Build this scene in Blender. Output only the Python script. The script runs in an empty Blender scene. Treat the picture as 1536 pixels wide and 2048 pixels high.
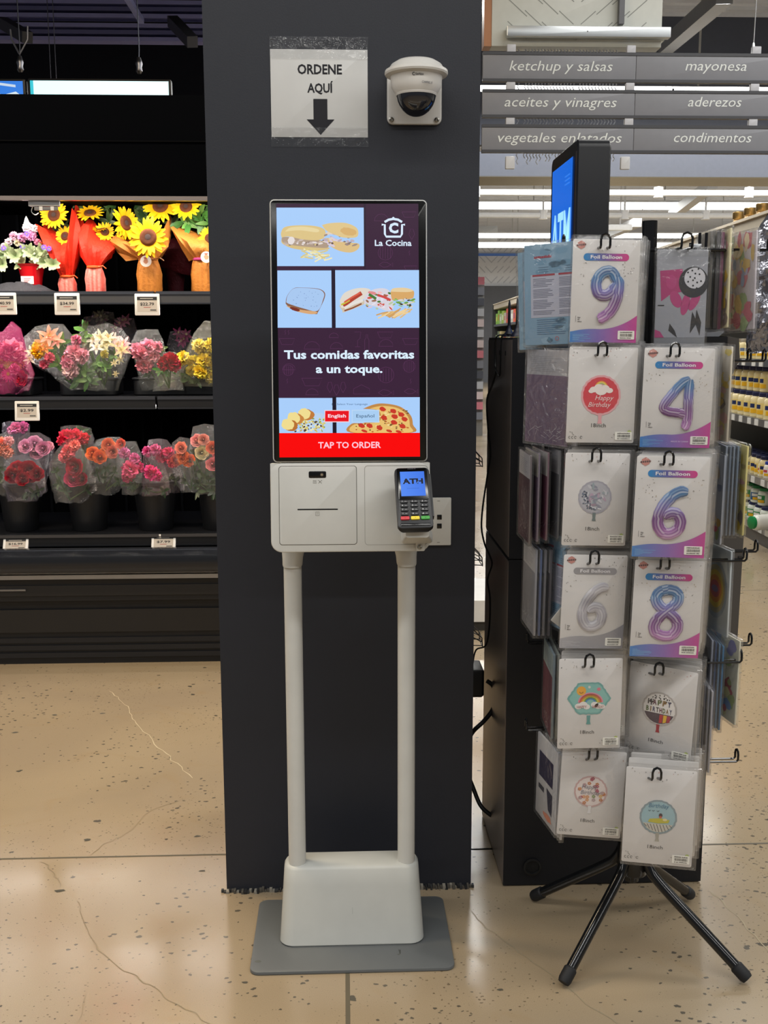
import bpy, math, random
from mathutils import Vector, Matrix, noise
R = math.radians
S, Co = math.sin, math.cos
rnd = random.Random(11)
SC = bpy.context.scene
COL = SC.collection

# ------------------------------------------------------------------ camera
FPX, CAMH = 2100.0, 1.45
YAW, PIT, ROL = R(2.2), R(9.3), R(-0.12)
FW = Vector((S(YAW) * Co(PIT), Co(YAW) * Co(PIT), -S(PIT)))
_r = Vector((Co(YAW), -S(YAW), 0)); _u = Vector((S(YAW) * S(PIT), Co(YAW) * S(PIT), Co(PIT)))
RT = _r * Co(ROL) + _u * S(ROL); UP = _u * Co(ROL) - _r * S(ROL)
cam_data = bpy.data.cameras.new('camera'); cam = bpy.data.objects.new('camera', cam_data); COL.objects.link(cam)
cam_data.sensor_width = 36; cam_data.lens = FPX * 36 / 2048; cam_data.clip_start = .05; cam_data.clip_end = 200
_m = Matrix((RT, UP, -FW)).transposed().to_4x4(); _m.translation = (0, 0, CAMH)
cam.matrix_world = _m
SC.camera = cam
# ------------------------------------------------------------------ world, exposure, ceiling light
vs = SC.view_settings; vs.view_transform = 'Standard'; vs.look = 'None'; vs.exposure = 0.0; vs.gamma = 1; vs.use_curve_mapping = False
w = bpy.data.worlds.new('world'); SC.world = w; w.use_nodes = True
bgn = w.node_tree.nodes['Background']; bgn.inputs[0].default_value = (.80, .84, .90, 1); bgn.inputs[1].default_value = .16
SC.cycles.transparent_max_bounces = 24
SC.cycles.max_bounces = 8

def area(name, loc, sx, sy, power, col=(1, .985, .95), rot=(0, 0, 0)):
    d = bpy.data.lights.new(name, 'AREA'); d.shape = 'RECTANGLE'; d.size = sx; d.size_y = sy; d.energy = power; d.color = col
    o = bpy.data.objects.new(name, d); COL.objects.link(o); o.location = loc; o.rotation_euler = rot
    return o
# linear LED rows of the sales floor, running across the aisles, with some added fill rows
area('led_and_fill_row', (1, -3.2, 4.1), 16, .30, 300)
area('led_and_fill_row', (3.9, 4.3, 4.1), 5.4, .25, 120)  # added row, brightens the faces of the aisle signs
area('led_and_fill_row', (1.5, 8.6, 4.0), 3, .25, 110)  # fill row put in to lift the jars, not a known fixture
area('led_and_fill_row', (1, 0.55, 4.1), 14, .30, 300)
area('led_and_fill_row', (4.5, 6.4, 4.05), 6, .25, 100)
area('led_and_fill_row', (5, 11.2, 4.0), 10, .25, 420)
area('led_and_fill_row', (6, 13.0, 4.9), 12, .2, 150, (.9, .94, 1))  # made-up row behind the bulkhead, there to light the beam
area('led_and_fill_row', (6, 16.5, 4.0), 14, .25, 560)
area('led_and_fill_row', (7, 22, 4.0), 16, .25, 700)
area('led_and_fill_row', (8, 29, 4.0), 18, .25, 1100)
# unseen warm light from above that washes the floor in front of the flower cooler
area('cooler_wash_light', (-1.4, 3.1, 3.9), 2.4, .3, 130, (1, .80, .54), (R(4), 0, 0))

# ------------------------------------------------------------------ helpers
def ray(px, py):
    return FW + RT * ((px - 768) / FPX) + UP * ((1024 - py) / FPX)
def P(px, py, y):                       # point of the depth plane Y = y
    d = ray(px, py); t = y / d.y
    return Vector((d.x * t, y, CAMH + d.z * t))
def PZ(px, py, z=0.):                   # point of a horizontal plane
    d = ray(px, py); t = (z - CAMH) / d.z
    return Vector((d.x * t, d.y * t, z))
_lc = {}
def lin(c):
    if isinstance(c, tuple): return c
    if c not in _lc:
        v = []
        for k in (16, 8, 0):
            x = ((c >> k) & 255) / 255
            v.append(x / 12.92 if x <= .04045 else ((x + .055) / 1.055) ** 2.4)
        _lc[c] = tuple(v)
    return _lc[c]
def mix(a, b, t):
    a, b = lin(a), lin(b); t = max(0, min(1, t))
    return tuple(x + (y - x) * t for x, y in zip(a, b))
def ramp(cols, t):
    t = max(0, min(.9999, t)) * (len(cols) - 1); i = int(t)
    return mix(cols[i], cols[i + 1], t - i)
def jit(c, a=.12, r=rnd):
    k = 1 + r.uniform(-a, a); c = lin(c)
    return tuple(min(1, x * k * (1 + r.uniform(-a, a) * .4)) for x in c)

_mats = {}
def nt(name):
    m = bpy.data.materials.new(name); m.use_nodes = True
    return m, m.node_tree.nodes, m.node_tree.links, m.node_tree.nodes['Principled BSDF']
FIN = {  # rough, metallic, specular, bump scale, bump strength
    'matte': (.62, 0, .35, 0, 0), 'paper': (.55, 0, .3, 0, 0), 'satin': (.42, 0, .45, 0, 0), 'gloss': (.16, 0, .5, 0, 0),
    'powder': (.45, 0, .4, 900, .12), 'metal': (.32, 1, .5, 0, 0), 'foil': (.25, .55, .5, 0, 0), 'rough': (.75, 0, .2, 220, .15),
    'dull': (.8, 0, .03, 0, 0), 'petal': (.6, 0, .2, 0, 0), 'tissue': (.6, 0, .25, 90, .35), 'paint': (.55, 0, .35, 260, .05), 'crumple': (.18, .75, .5, 40, .9)}
def mat(k):
    if k in _mats: return _mats[k]
    m, N, L, b = nt(k)
    at = N.new('ShaderNodeAttribute'); at.attribute_name = 'Col'
    if k in FIN:
        r, me, sp, bs, bst = FIN[k]
        no = N.new('ShaderNodeTexNoise'); no.inputs['Scale'].default_value = 18; no.inputs['Detail'].default_value = 3
        mp = N.new('ShaderNodeMapRange'); mp.inputs[3].default_value = .93; mp.inputs[4].default_value = 1.06
        tc = N.new('ShaderNodeTexCoord'); L.new(tc.outputs['Object'], no.inputs['Vector'])
        mx = N.new('ShaderNodeMix'); mx.data_type = 'RGBA'; mx.blend_type = 'MULTIPLY'; mx.inputs[0].default_value = 1
        L.new(no.outputs[0], mp.inputs[0]); L.new(at.outputs['Color'], mx.inputs[6]); L.new(mp.outputs[0], mx.inputs[7])
        L.new(mx.outputs[2], b.inputs['Base Color'])
        b.inputs['Roughness'].default_value = r; b.inputs['Metallic'].default_value = me; b.inputs['Specular IOR Level'].default_value = sp
        if bs:
            n2 = N.new('ShaderNodeTexNoise'); n2.inputs['Scale'].default_value = bs; L.new(tc.outputs['Object'], n2.inputs['Vector'])
            bp = N.new('ShaderNodeBump'); bp.inputs['Strength'].default_value = bst; bp.inputs['Distance'].default_value = .004 if bs > 100 else .01
            L.new(n2.outputs[0], bp.inputs['Height']); L.new(bp.outputs[0], b.inputs['Normal'])
    elif k.startswith('emit'):
        b.inputs['Base Color'].default_value = (0, 0, 0, 1); b.inputs['Roughness'].default_value = .25
        b.inputs['Specular IOR Level'].default_value = .3
        L.new(at.outputs['Color'], b.inputs['Emission Color']); b.inputs['Emission Strength'].default_value = float(k[4:] or 1)
    elif k.startswith('film'):
        N.remove(b); out = N['Material Output']
        tr = N.new('ShaderNodeBsdfTransparent'); gl = N.new('ShaderNodeBsdfGlossy'); gl.inputs['Roughness'].default_value = .12 if k == 'film' else .22
        df = N.new('ShaderNodeBsdfDiffuse'); L.new(at.outputs['Color'], df.inputs[0])
        haze = {'film': .025, 'filmhaze': .06, 'filmcol': .38}[k]
        tr.inputs[0].default_value = (.95, .95, .95, 1)
        lw = N.new('ShaderNodeLayerWeight'); lw.inputs[0].default_value = .35
        ma = N.new('ShaderNodeMath'); ma.operation = 'MULTIPLY_ADD'; ma.inputs[1].default_value = .36; ma.inputs[2].default_value = .04
        L.new(lw.outputs['Facing'], ma.inputs[0])
        m1 = N.new('ShaderNodeMixShader'); m1.inputs[0].default_value = haze; L.new(tr.outputs[0], m1.inputs[1]); L.new(df.outputs[0], m1.inputs[2])
        m2 = N.new('ShaderNodeMixShader'); L.new(ma.outputs[0], m2.inputs[0]); L.new(m1.outputs[0], m2.inputs[1]); L.new(gl.outputs[0], m2.inputs[2])
        L.new(m2.outputs[0], out.inputs[0])
        tc = N.new('ShaderNodeTexCoord'); no = N.new('ShaderNodeTexNoise'); no.inputs['Scale'].default_value = 22 if k == 'film' else 34
        no.inputs['Detail'].default_value = 4; no.inputs['Distortion'].default_value = 1.2
        L.new(tc.outputs['Object'], no.inputs['Vector'])
        bp = N.new('ShaderNodeBump'); bp.inputs['Strength'].default_value = .5 if k == 'film' else .9; bp.inputs['Distance'].default_value = .012
        L.new(no.outputs[0], bp.inputs['Height']); L.new(bp.outputs[0], gl.inputs['Normal'])
    elif k == 'glass':
        b.inputs['Base Color'].default_value = (.01, .011, .016, 1); b.inputs['Roughness'].default_value = .04
        b.inputs['Coat Weight'].default_value = .6
    elif k == 'steel_brushed':
        L.new(at.outputs['Color'], b.inputs['Base Color']); b.inputs['Metallic'].default_value = .55; b.inputs['Roughness'].default_value = .3
        b.inputs['Anisotropic'].default_value = .5
    _mats[k] = m
    return m

class MB:
    def __init__(s, T=None): s.v = []; s.c = []; s.f = []; s.m = []; s.T = T
    def add(s, vs, fs, col, m='matte'):
        o = len(s.v)
        if callable(col): s.c += [lin(col(Vector(p))) for p in vs]
        elif isinstance(col, list): s.c += [lin(c) for c in col]
        else: s.c += [lin(col)] * len(vs)
        s.v += [tuple(s.T @ Vector(p)) for p in vs] if s.T else [tuple(p) for p in vs]
        s.f += [tuple(i + o for i in f) for f in fs]; s.m += [m] * len(fs)
        return s
    def box(s, x0, y0, z0, x1, y1, z1, col, m='matte'):
        v = [(x, y, z) for x in (x0, x1) for y in (y0, y1) for z in (z0, z1)]
        return s.add(v, [(0, 1, 3, 2), (4, 6, 7, 5), (0, 4, 5, 1), (2, 3, 7, 6), (0, 2, 6, 4), (1, 5, 7, 3)], col, m)
    def loft(s, loops, col, m='matte', caps=True, closed=True):
        n = len(loops[0]); v = [p for l in loops for p in l]; f = []
        for k in range(len(loops) - 1):
            for i in range(n if closed else n - 1):
                j = (i + 1) % n; f.append((k * n + i, k * n + j, k * n + n + j, k * n + n + i))
        if caps: f.append(tuple(range(n))[::-1]); f.append(tuple(range((len(loops) - 1) * n, len(loops) * n)))
        return s.add(v, f, col, m)
    def slab(s, cx, cz, w, h, r, y0, y1, col, m='matte', bev=.001, n=6):   # rounded box seen from -Y
        lp = []
        for y, i in ((y0, bev), (y0 + bev * .3, bev * .3), (y0 + bev, 0), (y1 - bev, 0), (y1, bev)):
            lp.append([(x, y, z) for x, z in rr(cx, cz, w - 2 * i, h - 2 * i, max(r - i, .0003), n)][::-1])
        return s.loft(lp[::-1], col, m)
    def hslab(s, cx, cy, w, d, r, z0, z1, col, m='matte', bev=.001, n=6):  # rounded box seen from above
        lp = []
        for z, i in ((z0, bev), (z0 + bev, 0), (z1 - bev, 0), (z1 - bev * .3, bev * .3), (z1, bev)):
            lp.append([(x, y, z) for x, y in rr(cx, cy, w - 2 * i, d - 2 * i, max(r - i, .0003), n)])
        return s.loft(lp, col, m)
    def tube(s, pts, r, col, m='satin', n=8, caps=True):
        pts = [Vector(p) for p in pts]; L = []; pv = None
        for i, p in enumerate(pts):
            t = (pts[min(i + 1, len(pts) - 1)] - pts[max(i - 1, 0)]).normalized()
            if pv is None: a = t.orthogonal().normalized()
            else: a = (pv - t * pv.dot(t)).normalized()
            pv = a; b = t.cross(a); q = r[i] if isinstance(r, (list, tuple)) else r
            L.append([p + (a * Co(2 * math.pi * k / n) + b * S(2 * math.pi * k / n)) * q for k in range(n)])
        return s.loft(L, col, m, caps)
    def lathe(s, prof, col, m='matte', n=20, o=(0, 0, 0), caps=True):
        L = [[(o[0] + q * Co(2 * math.pi * k / n), o[1] + q * S(2 * math.pi * k / n), o[2] + z) for k in range(n)] for q, z in prof]
        return s.loft(L, col, m, caps)
    def poly(s, pts, y, col, m='paper'):       # flat shape in XZ facing -Y
        ar = sum(a[0] * b[1] - b[0] * a[1] for a, b in zip(pts, pts[1:] + pts[:1]))
        if ar < 0: pts = pts[::-1]
        return s.add([(x, y, z) for x, z in pts], [tuple(range(len(pts)))], col, m)
    def rect(s, x0, z0, x1, z1, y, col, m='paper'):
        return s.poly([(x0, z0), (x1, z0), (x1, z1), (x0, z1)], y, col, m)
    def grect(s, x0, z0, x1, z1, y, cols, m='paper', n=10, top=None):  # rectangle with a printed left-to-right colour change
        v = []; f = []; c = []
        for i in range(n + 1):
            t = i / n; x = x0 + (x1 - x0) * t
            v += [(x, y, z0), (x, y, z1 if top is None else top(t))]; c += [ramp(cols, t)] * 2
            if i: f.append((2 * i - 2, 2 * i, 2 * i + 1, 2 * i - 1))
        return s.add(v, f, c, m)
    def ell(s, cx, cz, a, b, y, col, m='paper', n=20, rot=0, wob=0):
        p = []
        for k in range(n):
            t = 2 * math.pi * k / n; q = 1 + (rnd.uniform(-wob, wob) if wob else 0)
            x, z = a * q * Co(t), b * q * S(t)
            p.append((cx + x * Co(rot) - z * S(rot), cz + x * S(rot) + z * Co(rot)))
        return s.poly(p, y, col, m)
    def ring(s, cx, cz, a, b, w, y, col, m='paper', n=24, t0=0, t1=2 * math.pi):
        return s.stroke([(cx + a * Co(t0 + (t1 - t0) * k / n), cz + b * S(t0 + (t1 - t0) * k / n)) for k in range(n + 1)], w, y, col, m)
    def stroke(s, pts, w, y, col, m='paper'):
        v = []; f = []
        for i, p in enumerate(pts):
            a, b = pts[max(i - 1, 0)], pts[min(i + 1, len(pts) - 1)]
            dx, dz = b[0] - a[0], b[1] - a[1]; l = math.hypot(dx, dz) or 1; nx, nz = -dz / l * w / 2, dx / l * w / 2
            v += [(p[0] - nx, y, p[1] - nz), (p[0] + nx, y, p[1] + nz)]
            if i: f.append((2 * i - 2, 2 * i, 2 * i + 1, 2 * i - 1))
        return s.add(v, f, col, m)
    def text(s, t, x, z, h, y, col, m='paper', wd=None, al='c', bold=0, shear=0):
        v, f, x0, x1, hh = glyphs(t, bold, shear)
        k = h / .70; kx = k if wd is None else wd / max(x1 - x0, 1e-6)
        off = {'c': -(x0 + x1) / 2, 'l': -x0, 'r': -x1}[al]
        return s.add([(x + (a + off) * kx, y, z + b * k) for a, b in v], f, col, m)
    def scrib(s, x0, x1, z, h, y, col, gap=.25):
        x = x0
        while x < x1 - h * .3:
            w_ = h * rnd.uniform(.45, .85); s.rect(x, z, min(x + w_, x1), z + h * rnd.uniform(.75, 1.05), y, col); x += w_ + h * gap * (3 if rnd.random() < .12 else 1)
        return s
    def build(s, name, parent=None, loc=None, rot=None, smooth=35, **props):
        me = bpy.data.meshes.new(name); me.from_pydata(s.v, [], s.f)
        ms = list(dict.fromkeys(s.m))
        for k in ms: me.materials.append(mat(k))
        if len(ms) > 1: me.polygons.foreach_set('material_index', [ms.index(k) for k in s.m])
        ca = me.color_attributes.new('Col', 'FLOAT_COLOR', 'POINT')
        ca.data.foreach_set('color', [q for c in s.c for q in (*c, 1.)])
        if smooth:
            me.polygons.foreach_set('use_smooth', [True] * len(me.polygons)); me.set_sharp_from_angle(angle=R(smooth))
        return link(name, me, parent, loc, rot, **props)

def rr(cx, cy, w, h, r, n=6):
    r = min(r, w / 2 - 1e-5, h / 2 - 1e-5); p = []
    for sx, sy, a in ((1, 1, 0), (-1, 1, 90), (-1, -1, 180), (1, -1, 270)):
        for k in range(n + 1):
            t = R(a + 90 * k / n); p.append((cx + sx * (w / 2 - r) + r * Co(t), cy + sy * (h / 2 - r) + r * S(t)))
    return p
_gl = {}
def glyphs(t, bold, shear):
    key = (t, bold, shear)
    if key not in _gl:
        c = bpy.data.curves.new('t', 'FONT'); c.body = t; c.offset = bold; c.shear = shear; c.resolution_u = 2
        o = bpy.data.objects.new('t', c); COL.objects.link(o)
        me = o.evaluated_get(bpy.context.evaluated_depsgraph_get()).to_mesh()
        v = [(p.co.x, p.co.y) for p in me.vertices]; f = [tuple(q.vertices) for q in me.polygons]
        o.evaluated_get(bpy.context.evaluated_depsgraph_get()).to_mesh_clear()
        bpy.data.objects.remove(o); bpy.data.curves.remove(c)
        xs = [p[0] for p in v] or [0, 1]
        _gl[key] = (v, f, min(xs), max(xs), max([p[1] for p in v] or [1]))
    return _gl[key]
def link(name, me, parent=None, loc=None, rot=None, **props):
    o = bpy.data.objects.new(name, me); COL.objects.link(o)
    if parent: o.parent = parent
    if loc is not None: o.location = loc
    if rot is not None: o.rotation_euler = rot
    for k, v in props.items():
        if v is not None: o[{'cat': 'category'}.get(k, k)] = v
    return o
def thing(name, label, cat, loc=(0, 0, 0), rot=(0, 0, 0), group=None):
    return link(name, None, None, loc, rot, label=label, cat=cat, group=group)
def struct(name, mb, **k): return mb.build(name, kind='structure', **k)
def cat_spline(pts, n=6):
    pts = [Vector(p) for p in pts]; o = []
    for i in range(len(pts) - 1):
        a, b, c, d = pts[max(i - 1, 0)], pts[i], pts[i + 1], pts[min(i + 2, len(pts) - 1)]
        for k in range(n):
            t = k / n
            o.append(.5 * ((2 * b) + (c - a) * t + (2 * a - 5 * b + 4 * c - d) * t * t + (3 * b - a - 3 * c + d) * t ** 3))
    return o + [pts[-1]]

# ================================================================== THE SETTING
def floor_material():
    m, N, L, b = nt('polished_concrete')
    tc = N.new('ShaderNodeTexCoord'); O = tc.outputs['Object']
    def noise_(sc, det=4, dist=0):
        n = N.new('ShaderNodeTexNoise'); n.inputs['Scale'].default_value = sc; n.inputs['Detail'].default_value = det
        n.inputs['Distortion'].default_value = dist; L.new(O, n.inputs['Vector']); return n.outputs[0]
    def mr(x, a, b_, c, d):
        n = N.new('ShaderNodeMapRange'); n.inputs[1].default_value = a; n.inputs[2].default_value = b_
        n.inputs[3].default_value = c; n.inputs[4].default_value = d; L.new(x, n.inputs[0]); return n.outputs[0]
    def mth(op, x, y):
        n = N.new('ShaderNodeMath'); n.operation = op
        for i, q in enumerate((x, y)):
            if isinstance(q, (int, float)): n.inputs[i].default_value = q
            else: L.new(q, n.inputs[i])
        return n.outputs[0]
    def mixc(f, a, b_):
        n = N.new('ShaderNodeMix'); n.data_type = 'RGBA'; L.new(f, n.inputs[0])
        for i, q in ((6, a), (7, b_)):
            if isinstance(q, int): n.inputs[i].default_value = (*lin(q), 1)
            else: L.new(q, n.inputs[i])
        return n.outputs[2]
    base = mixc(mr(noise_(1.1, 5, .6), .32, .68, 0, 1), 0x907F68, 0xA18F73)
    base = mixc(mr(noise_(.55, 3), .45, .7, 0, .6), base, 0x9F8F78)
    base = mixc(mr(noise_(420, 2), .35, .75, 0, .35), base, 0x7F735E)
    base = mixc(mr(noise_(5, 6, 1.5), .58, .72, 0, .35), base, 0x927B5A)
    # dark aggregate chips, thicker in drifts
    def chips(scale, thr, clus, lo, hi):
        v = N.new('ShaderNodeTexVoronoi'); v.inputs['Scale'].default_value = scale; v.inputs['Randomness'].default_value = 1
        mpg = N.new('ShaderNodeMapping'); mpg.inputs['Scale'].default_value = (1, 1.4, 1); mpg.inputs['Rotation'].default_value = (0, 0, .5)
        L.new(O, mpg.inputs[0]); L.new(mpg.outputs[0], v.inputs['Vector'])
        dn = mth('ADD', v.outputs['Distance'], mr(noise_(scale * 2.3, 2), .3, .7, -.13, .13))
        sep = N.new('ShaderNodeSeparateColor'); L.new(v.outputs['Color'], sep.inputs[0])
        size = mr(sep.outputs[0], thr, 1, 0, .37)
        size = mth('MULTIPLY', size, mr(noise_(clus, 3), lo, hi, .25, 1))
        return mr(mth('SUBTRACT', size, dn), 0, .06, 0, .85)
    base = mixc(chips(46, .40, 1.6, .40, .58), base, 0x3E3C36)
    base = mixc(chips(95, .45, 1.3, .42, .60), base, 0x5A4E3C)
    base = mixc(chips(21, .80, .9, .42, .62), base, 0x35352F)
    sp = N.new('ShaderNodeSeparateXYZ'); L.new(O, sp.inputs[0])
    L.new(base, b.inputs['Base Color'])
    L.new(mr(noise_(3, 4), .3, .7, .13, .23), b.inputs['Roughness'])
    b.inputs['Specular IOR Level'].default_value = .7
    bp = N.new('ShaderNodeBump'); bp.inputs['Strength'].default_value = .05; bp.inputs['Distance'].default_value = .003
    L.new(noise_(9, 3), bp.inputs['Height']); L.new(bp.outputs[0], b.inputs['Normal'])
    return m
_mats['floor'] = floor_material()
fl = MB()
fl.add([(-9, -7, 0), (16, -7, 0), (16, 38, 0), (-9, 38, 0)], [(0, 1, 2, 3)], 0xB09A76, 'floor')
def crack(pts, wd, col, z=.0006):
    q = [Vector((p.x, p.y)) for p in (PZ(*a) for a in pts)]
    q2 = []
    for i in range(len(q) - 1):
        for k in range(5):
            t = k / 5; p = q[i].lerp(q[i + 1], t)
            q2.append(p + Vector((rnd.uniform(-1, 1), rnd.uniform(-1, 1))) * .006)
    q2.append(q[-1]); v = []; f = []
    for i, p in enumerate(q2):
        d = (q2[min(i + 1, len(q2) - 1)] - q2[max(i - 1, 0)]).normalized(); n = Vector((-d.y, d.x)) * wd / 2 * rnd.uniform(.5, 1.2)
        v += [(p.x - n.x, p.y - n.y, z), (p.x + n.x, p.y + n.y, z)]
        if i: f.append((2 * i - 1, 2 * i + 1, 2 * i, 2 * i - 2))
    fl.add(v, f, col, 'matte')
JC = 0x5A5344
for a in (((0, 1718), (450, 1707)), ((1418, 1697), (1536, 1694))):
    p, q = PZ(*a[0]), PZ(*a[1]); fl.add([(p.x - 1, 2.815, .0005), (q.x + 1, 2.815, .0005), (q.x + 1, 2.823, .0005), (p.x - 1, 2.823, .0005)], [(0, 1, 2, 3)], JC)
fl.add([(-.006, .6, .0005), (.004, .6, .0005), (.004, 2.6, .0005), (-.006, 2.6, .0005)], [(0, 1, 2, 3)], JC)
fl.add([(1.3, 5.9, .0005), (9, 5.9, .0005), (9, 5.912, .0005), (1.3, 5.912, .0005)], [(0, 1, 2, 3)], 0x7A705C)
crack([(218, 1382), (240, 1398), (262, 1425), (272, 1447), (310, 1488), (345, 1520), (385, 1556)], .003, 0xB8A888)
crack([(182, 1712), (205, 1690), (250, 1670), (300, 1620), (360, 1600)], .0025, 0x85755A)
crack([(85, 1722), (110, 1750), (120, 1775)], .0024, 0x7E7058)
crack([(153, 1800), (165, 1840), (190, 1890), (235, 1935), (290, 1965), (340, 2000), (420, 2048)], .0024, 0x7E7058)
crack([(170, 1990), (157, 2040)], .002, 0x85755A)
crack([(940, 1825), (975, 1860), (1040, 1905), (1110, 1955), (1160, 2000), (1235, 2048)], .0025, 0x8A7E66)
crack([(1420, 1780), (1470, 1830), (1536, 1900)], .004, 0x9A8D72)
for px, py, s_ in ((175, 1680, .02), (118, 1782, .022), (395, 1673, .018), (405, 1742, .016), (30, 1465, .02), (110, 1430, .018), (205, 1427, .016), (490, 1965, .012), (1000, 1980, .012)):
    c = PZ(px, py); k = 7
    fl.add([(c.x + s_ * .8 * Co(6.283 * i / k) * rnd.uniform(.5, 1), c.y + s_ * .45 * S(6.283 * i / k) * rnd.uniform(.5, 1), .0007) for i in range(k)], [tuple(range(k))], 0x4A463C)
struct('floor', fl, smooth=0)

# column, its rough scraped foot
cl = MB()
cl.box(-.321, 2.615, 0, .332, 3.14, 4.6, 0x26282F, 'paint')
struct('column', cl)
ft = MB()
for x0, x1 in ((-.335, -.16), (.17, .34)):
    n = 26
    for i in range(n):
        x = x0 + (x1 - x0) * i / n
        ft.box(x, 2.596 + rnd.uniform(0, .012), 0, x + (x1 - x0) / n * rnd.uniform(.6, 1.2), 2.616, rnd.uniform(.003, .012), rnd.choice([0x3A3A3A, 0x8A857A, 0x55514A, 0x2C2C2C]), 'rough')
struct('baseboard_column', ft)

# dark half of the shop behind the flower cooler
NAVY = 0x0C1020
wl = MB(); wl.box(-9, 12, 0, 1.25, 12.2, 5.2, NAVY); struct('wall_left', wl)
wb = MB()
wb.box(1.25, 36.5, 0, 16, 36.7, 5.3, 0xDADCDF)
for i in range(70):                              # herringbone panelling of the far wall
    for j in range(7):
        x = 1.3 + i * .21; z = 3.35 + j * .34; up = (i // 6) % 2
        wb.add([(x, 36.49, z + (.0 if up else .21)), (x, 36.49, z + .045 + (.0 if up else .21)), (x + .21, 36.49, z + .045 + (.21 if up else 0)), (x + .21, 36.49, z + (.21 if up else 0))], [(3, 2, 1, 0)], 0xB9BCC2)
p, q = P(958, 507, 36.45), P(1060, 512, 36.45)
wb.box(1.4, 36.40, q.z, 14, 36.48, p.z, 0x5E86D8)
q = P(958, 572, 36.4); wb.box(1.3, 36.3, 0, 16, 36.48, q.z, 0x55575C)
struct('wall_back', wb)
wr = MB(); wr.box(13.5, -7, 0, 13.7, 36.5, 5.3, 0xB9B9B6); struct('wall_right', wr)
ce = MB()
ce.box(-9, -7, 5.0, 1.25, 12, 5.1, 0x12141C)
n = 150
lp = []
for i in range(n):                               # corrugated steel deck
    y = 5 + i * .22; lp += [(y, 5.0), (y + .09, 5.0), (y + .11, 5.05), (y + .20, 5.05)]
v = []; f = []
for i, (y, z) in enumerate(lp):
    v += [(1.25, y, z), (16, y, z)]
    if i: f.append((2 * i - 2, 2 * i, 2 * i + 1, 2 * i - 1))
ce.add(v, f, 0xC2C6CE)
struct('ceiling', ce)
# steel joists over the dark side, coloured pale violet in place of light
for py, hh, nm in ((0, .11, 1), (47, .07, 2)):
    a = P(0, py, 9.6); t = MB()
    for k in range(3):
        t.box(-6, 9.6, a.z - .055 * k - .02, 1.2, 9.72, a.z - .055 * k + .012, [0x9A9CD8, 0x6A6C9E, 0x9A9CD8][k], 'satin')
    struct(f'trim_{nm}', t)
def bar(mb, a, b, w_, col, m='satin', n=4): mb.tube([a, b], w_, col, m, n)
t = MB(); bar(t, P(245, -20, 8.2), P(283, 42, 9.4), .03, 0xA8B0F0); struct('trim_3', t)
t = MB(); bar(t, P(5, 45, 9.3), P(55, 75, 8.9), .06, 0x3C3D44); bar(t, P(345, 42, 9.3), P(385, 84, 8.8), .06, 0x3C3D44); struct('trim_4', t)
# far soffit beam, pipes
a, b_ = P(955, 303, 14), P(955, 352, 14)
t = MB(); t.box(1.3, 12.3, 3.62, 13.4, 12.4, 5, 0x4A4E5A); struct('wall_bulkhead', t)
t = MB(); t.box(.9, 14, b_.z, 13.4, 14.75, a.z, 0xA9ADB8); t.box(.9, 13.995, b_.z - .012, 13.4, 14.75, b_.z, 0x97907F); struct('beam', t)
for k, (py, yy, r_) in enumerate(((385, 17, .05), (430, 19, .05))):
    a = P(955, py, yy); t = MB(); t.tube([(1.3, yy, a.z), (13, yy, a.z)], r_, 0xD5D6D6, 'satin', 8)
    for x in (2.1, 3.55, 5, 6.45, 8): t.tube([(x, yy, a.z), (x, yy, 5)], .018, 0xC5C5C5, 'satin', 6); t.tube([(x, yy, a.z - .07), (x, yy, a.z + .09)], .075, 0xD0D0D0, 'satin', 8)
    struct(f'trim_{5 + k}', t)
for k, (px0, py0, px1, py1, yy) in enumerate(((1345, 430, 1425, 368, 21), (1215, 470, 1275, 445, 25))):
    t = MB(); bar(t, P(px0, py0, yy), P(px1, py1, yy - 3), .12, 0xB4B5B6); struct(f'trim_{7 + k}', t)
t = MB(); bar(t, P(1330, 95, 11), P(1450, -10, 8.5), .09, 0x77797E); struct('trim_9', t)

# ================================================================== FLOWER COOLER
XL, XR = -2.55, .25
BLK = 0x0E0F12
fc = thing('flower_cooler', 'long black open flower cooler standing behind the dark column', 'flower cooler', (-1, 4.66, 0))
def fpart(mb, name, parent=fc, **k):
    o = mb.build(name, parent, **k); o.matrix_parent_inverse = Matrix.Translation((1, -4.66, 0)) if parent is fc else Matrix(); return o
m = MB(); m.box(XL, 4.66, 0, XR, 5.45, .30, BLK, 'satin')
for z in (.03, .065, .10): m.box(XL, 4.652, z, XR, 4.66, z + .022, 0x17181C, 'satin')
m.box(XL, 4.648, .15, XR, 4.66, .255, 0x1B1A1A, 'satin'); m.box(XL, 4.63, .30, XR, 5.45, .42, 0x151517, 'satin')
m.box(XL, 4.622, .325, XR, 4.632, .372, 0x1E1D1D, 'satin')
fpart(m, 'base')
m = MB()
pr = [(4.60, .425), (4.575, .44), (4.565, .48), (4.575, .515), (4.61, .53), (4.66, .535), (4.66, .425)]
m.loft([[(x, y, z) for y, z in pr] for x in (XR, XL)], 0x1B1D22, 'gloss')
fpart(m, 'bumper')
m = MB(); m.box(XL, 4.60, .405, XR, 4.625, .424, 0xA9ABB0, 'metal'); fpart(m, 'bumper_trim')
m = MB(); m.box(-2.2, 4.615, .35, -1.42, 4.622, .358, 0x9A9CA2, 'metal'); fpart(m, 'handle')
m = MB(); m.box(XL, 5.40, .3, XR, 5.46, 2.5, 0x040406, 'dull'); 
for i in range(30): m.box(XL + i * .095, 5.385, .5, XL + i * .095 + .012, 5.40, 2.1, 0x0C0D10, 'dull')
fpart(m, 'back_panel')
m = MB(); m.box(XL - .04, 4.66, 0, XL, 5.45, 2.47, BLK, 'satin'); fpart(m, 'side_panel')
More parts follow.
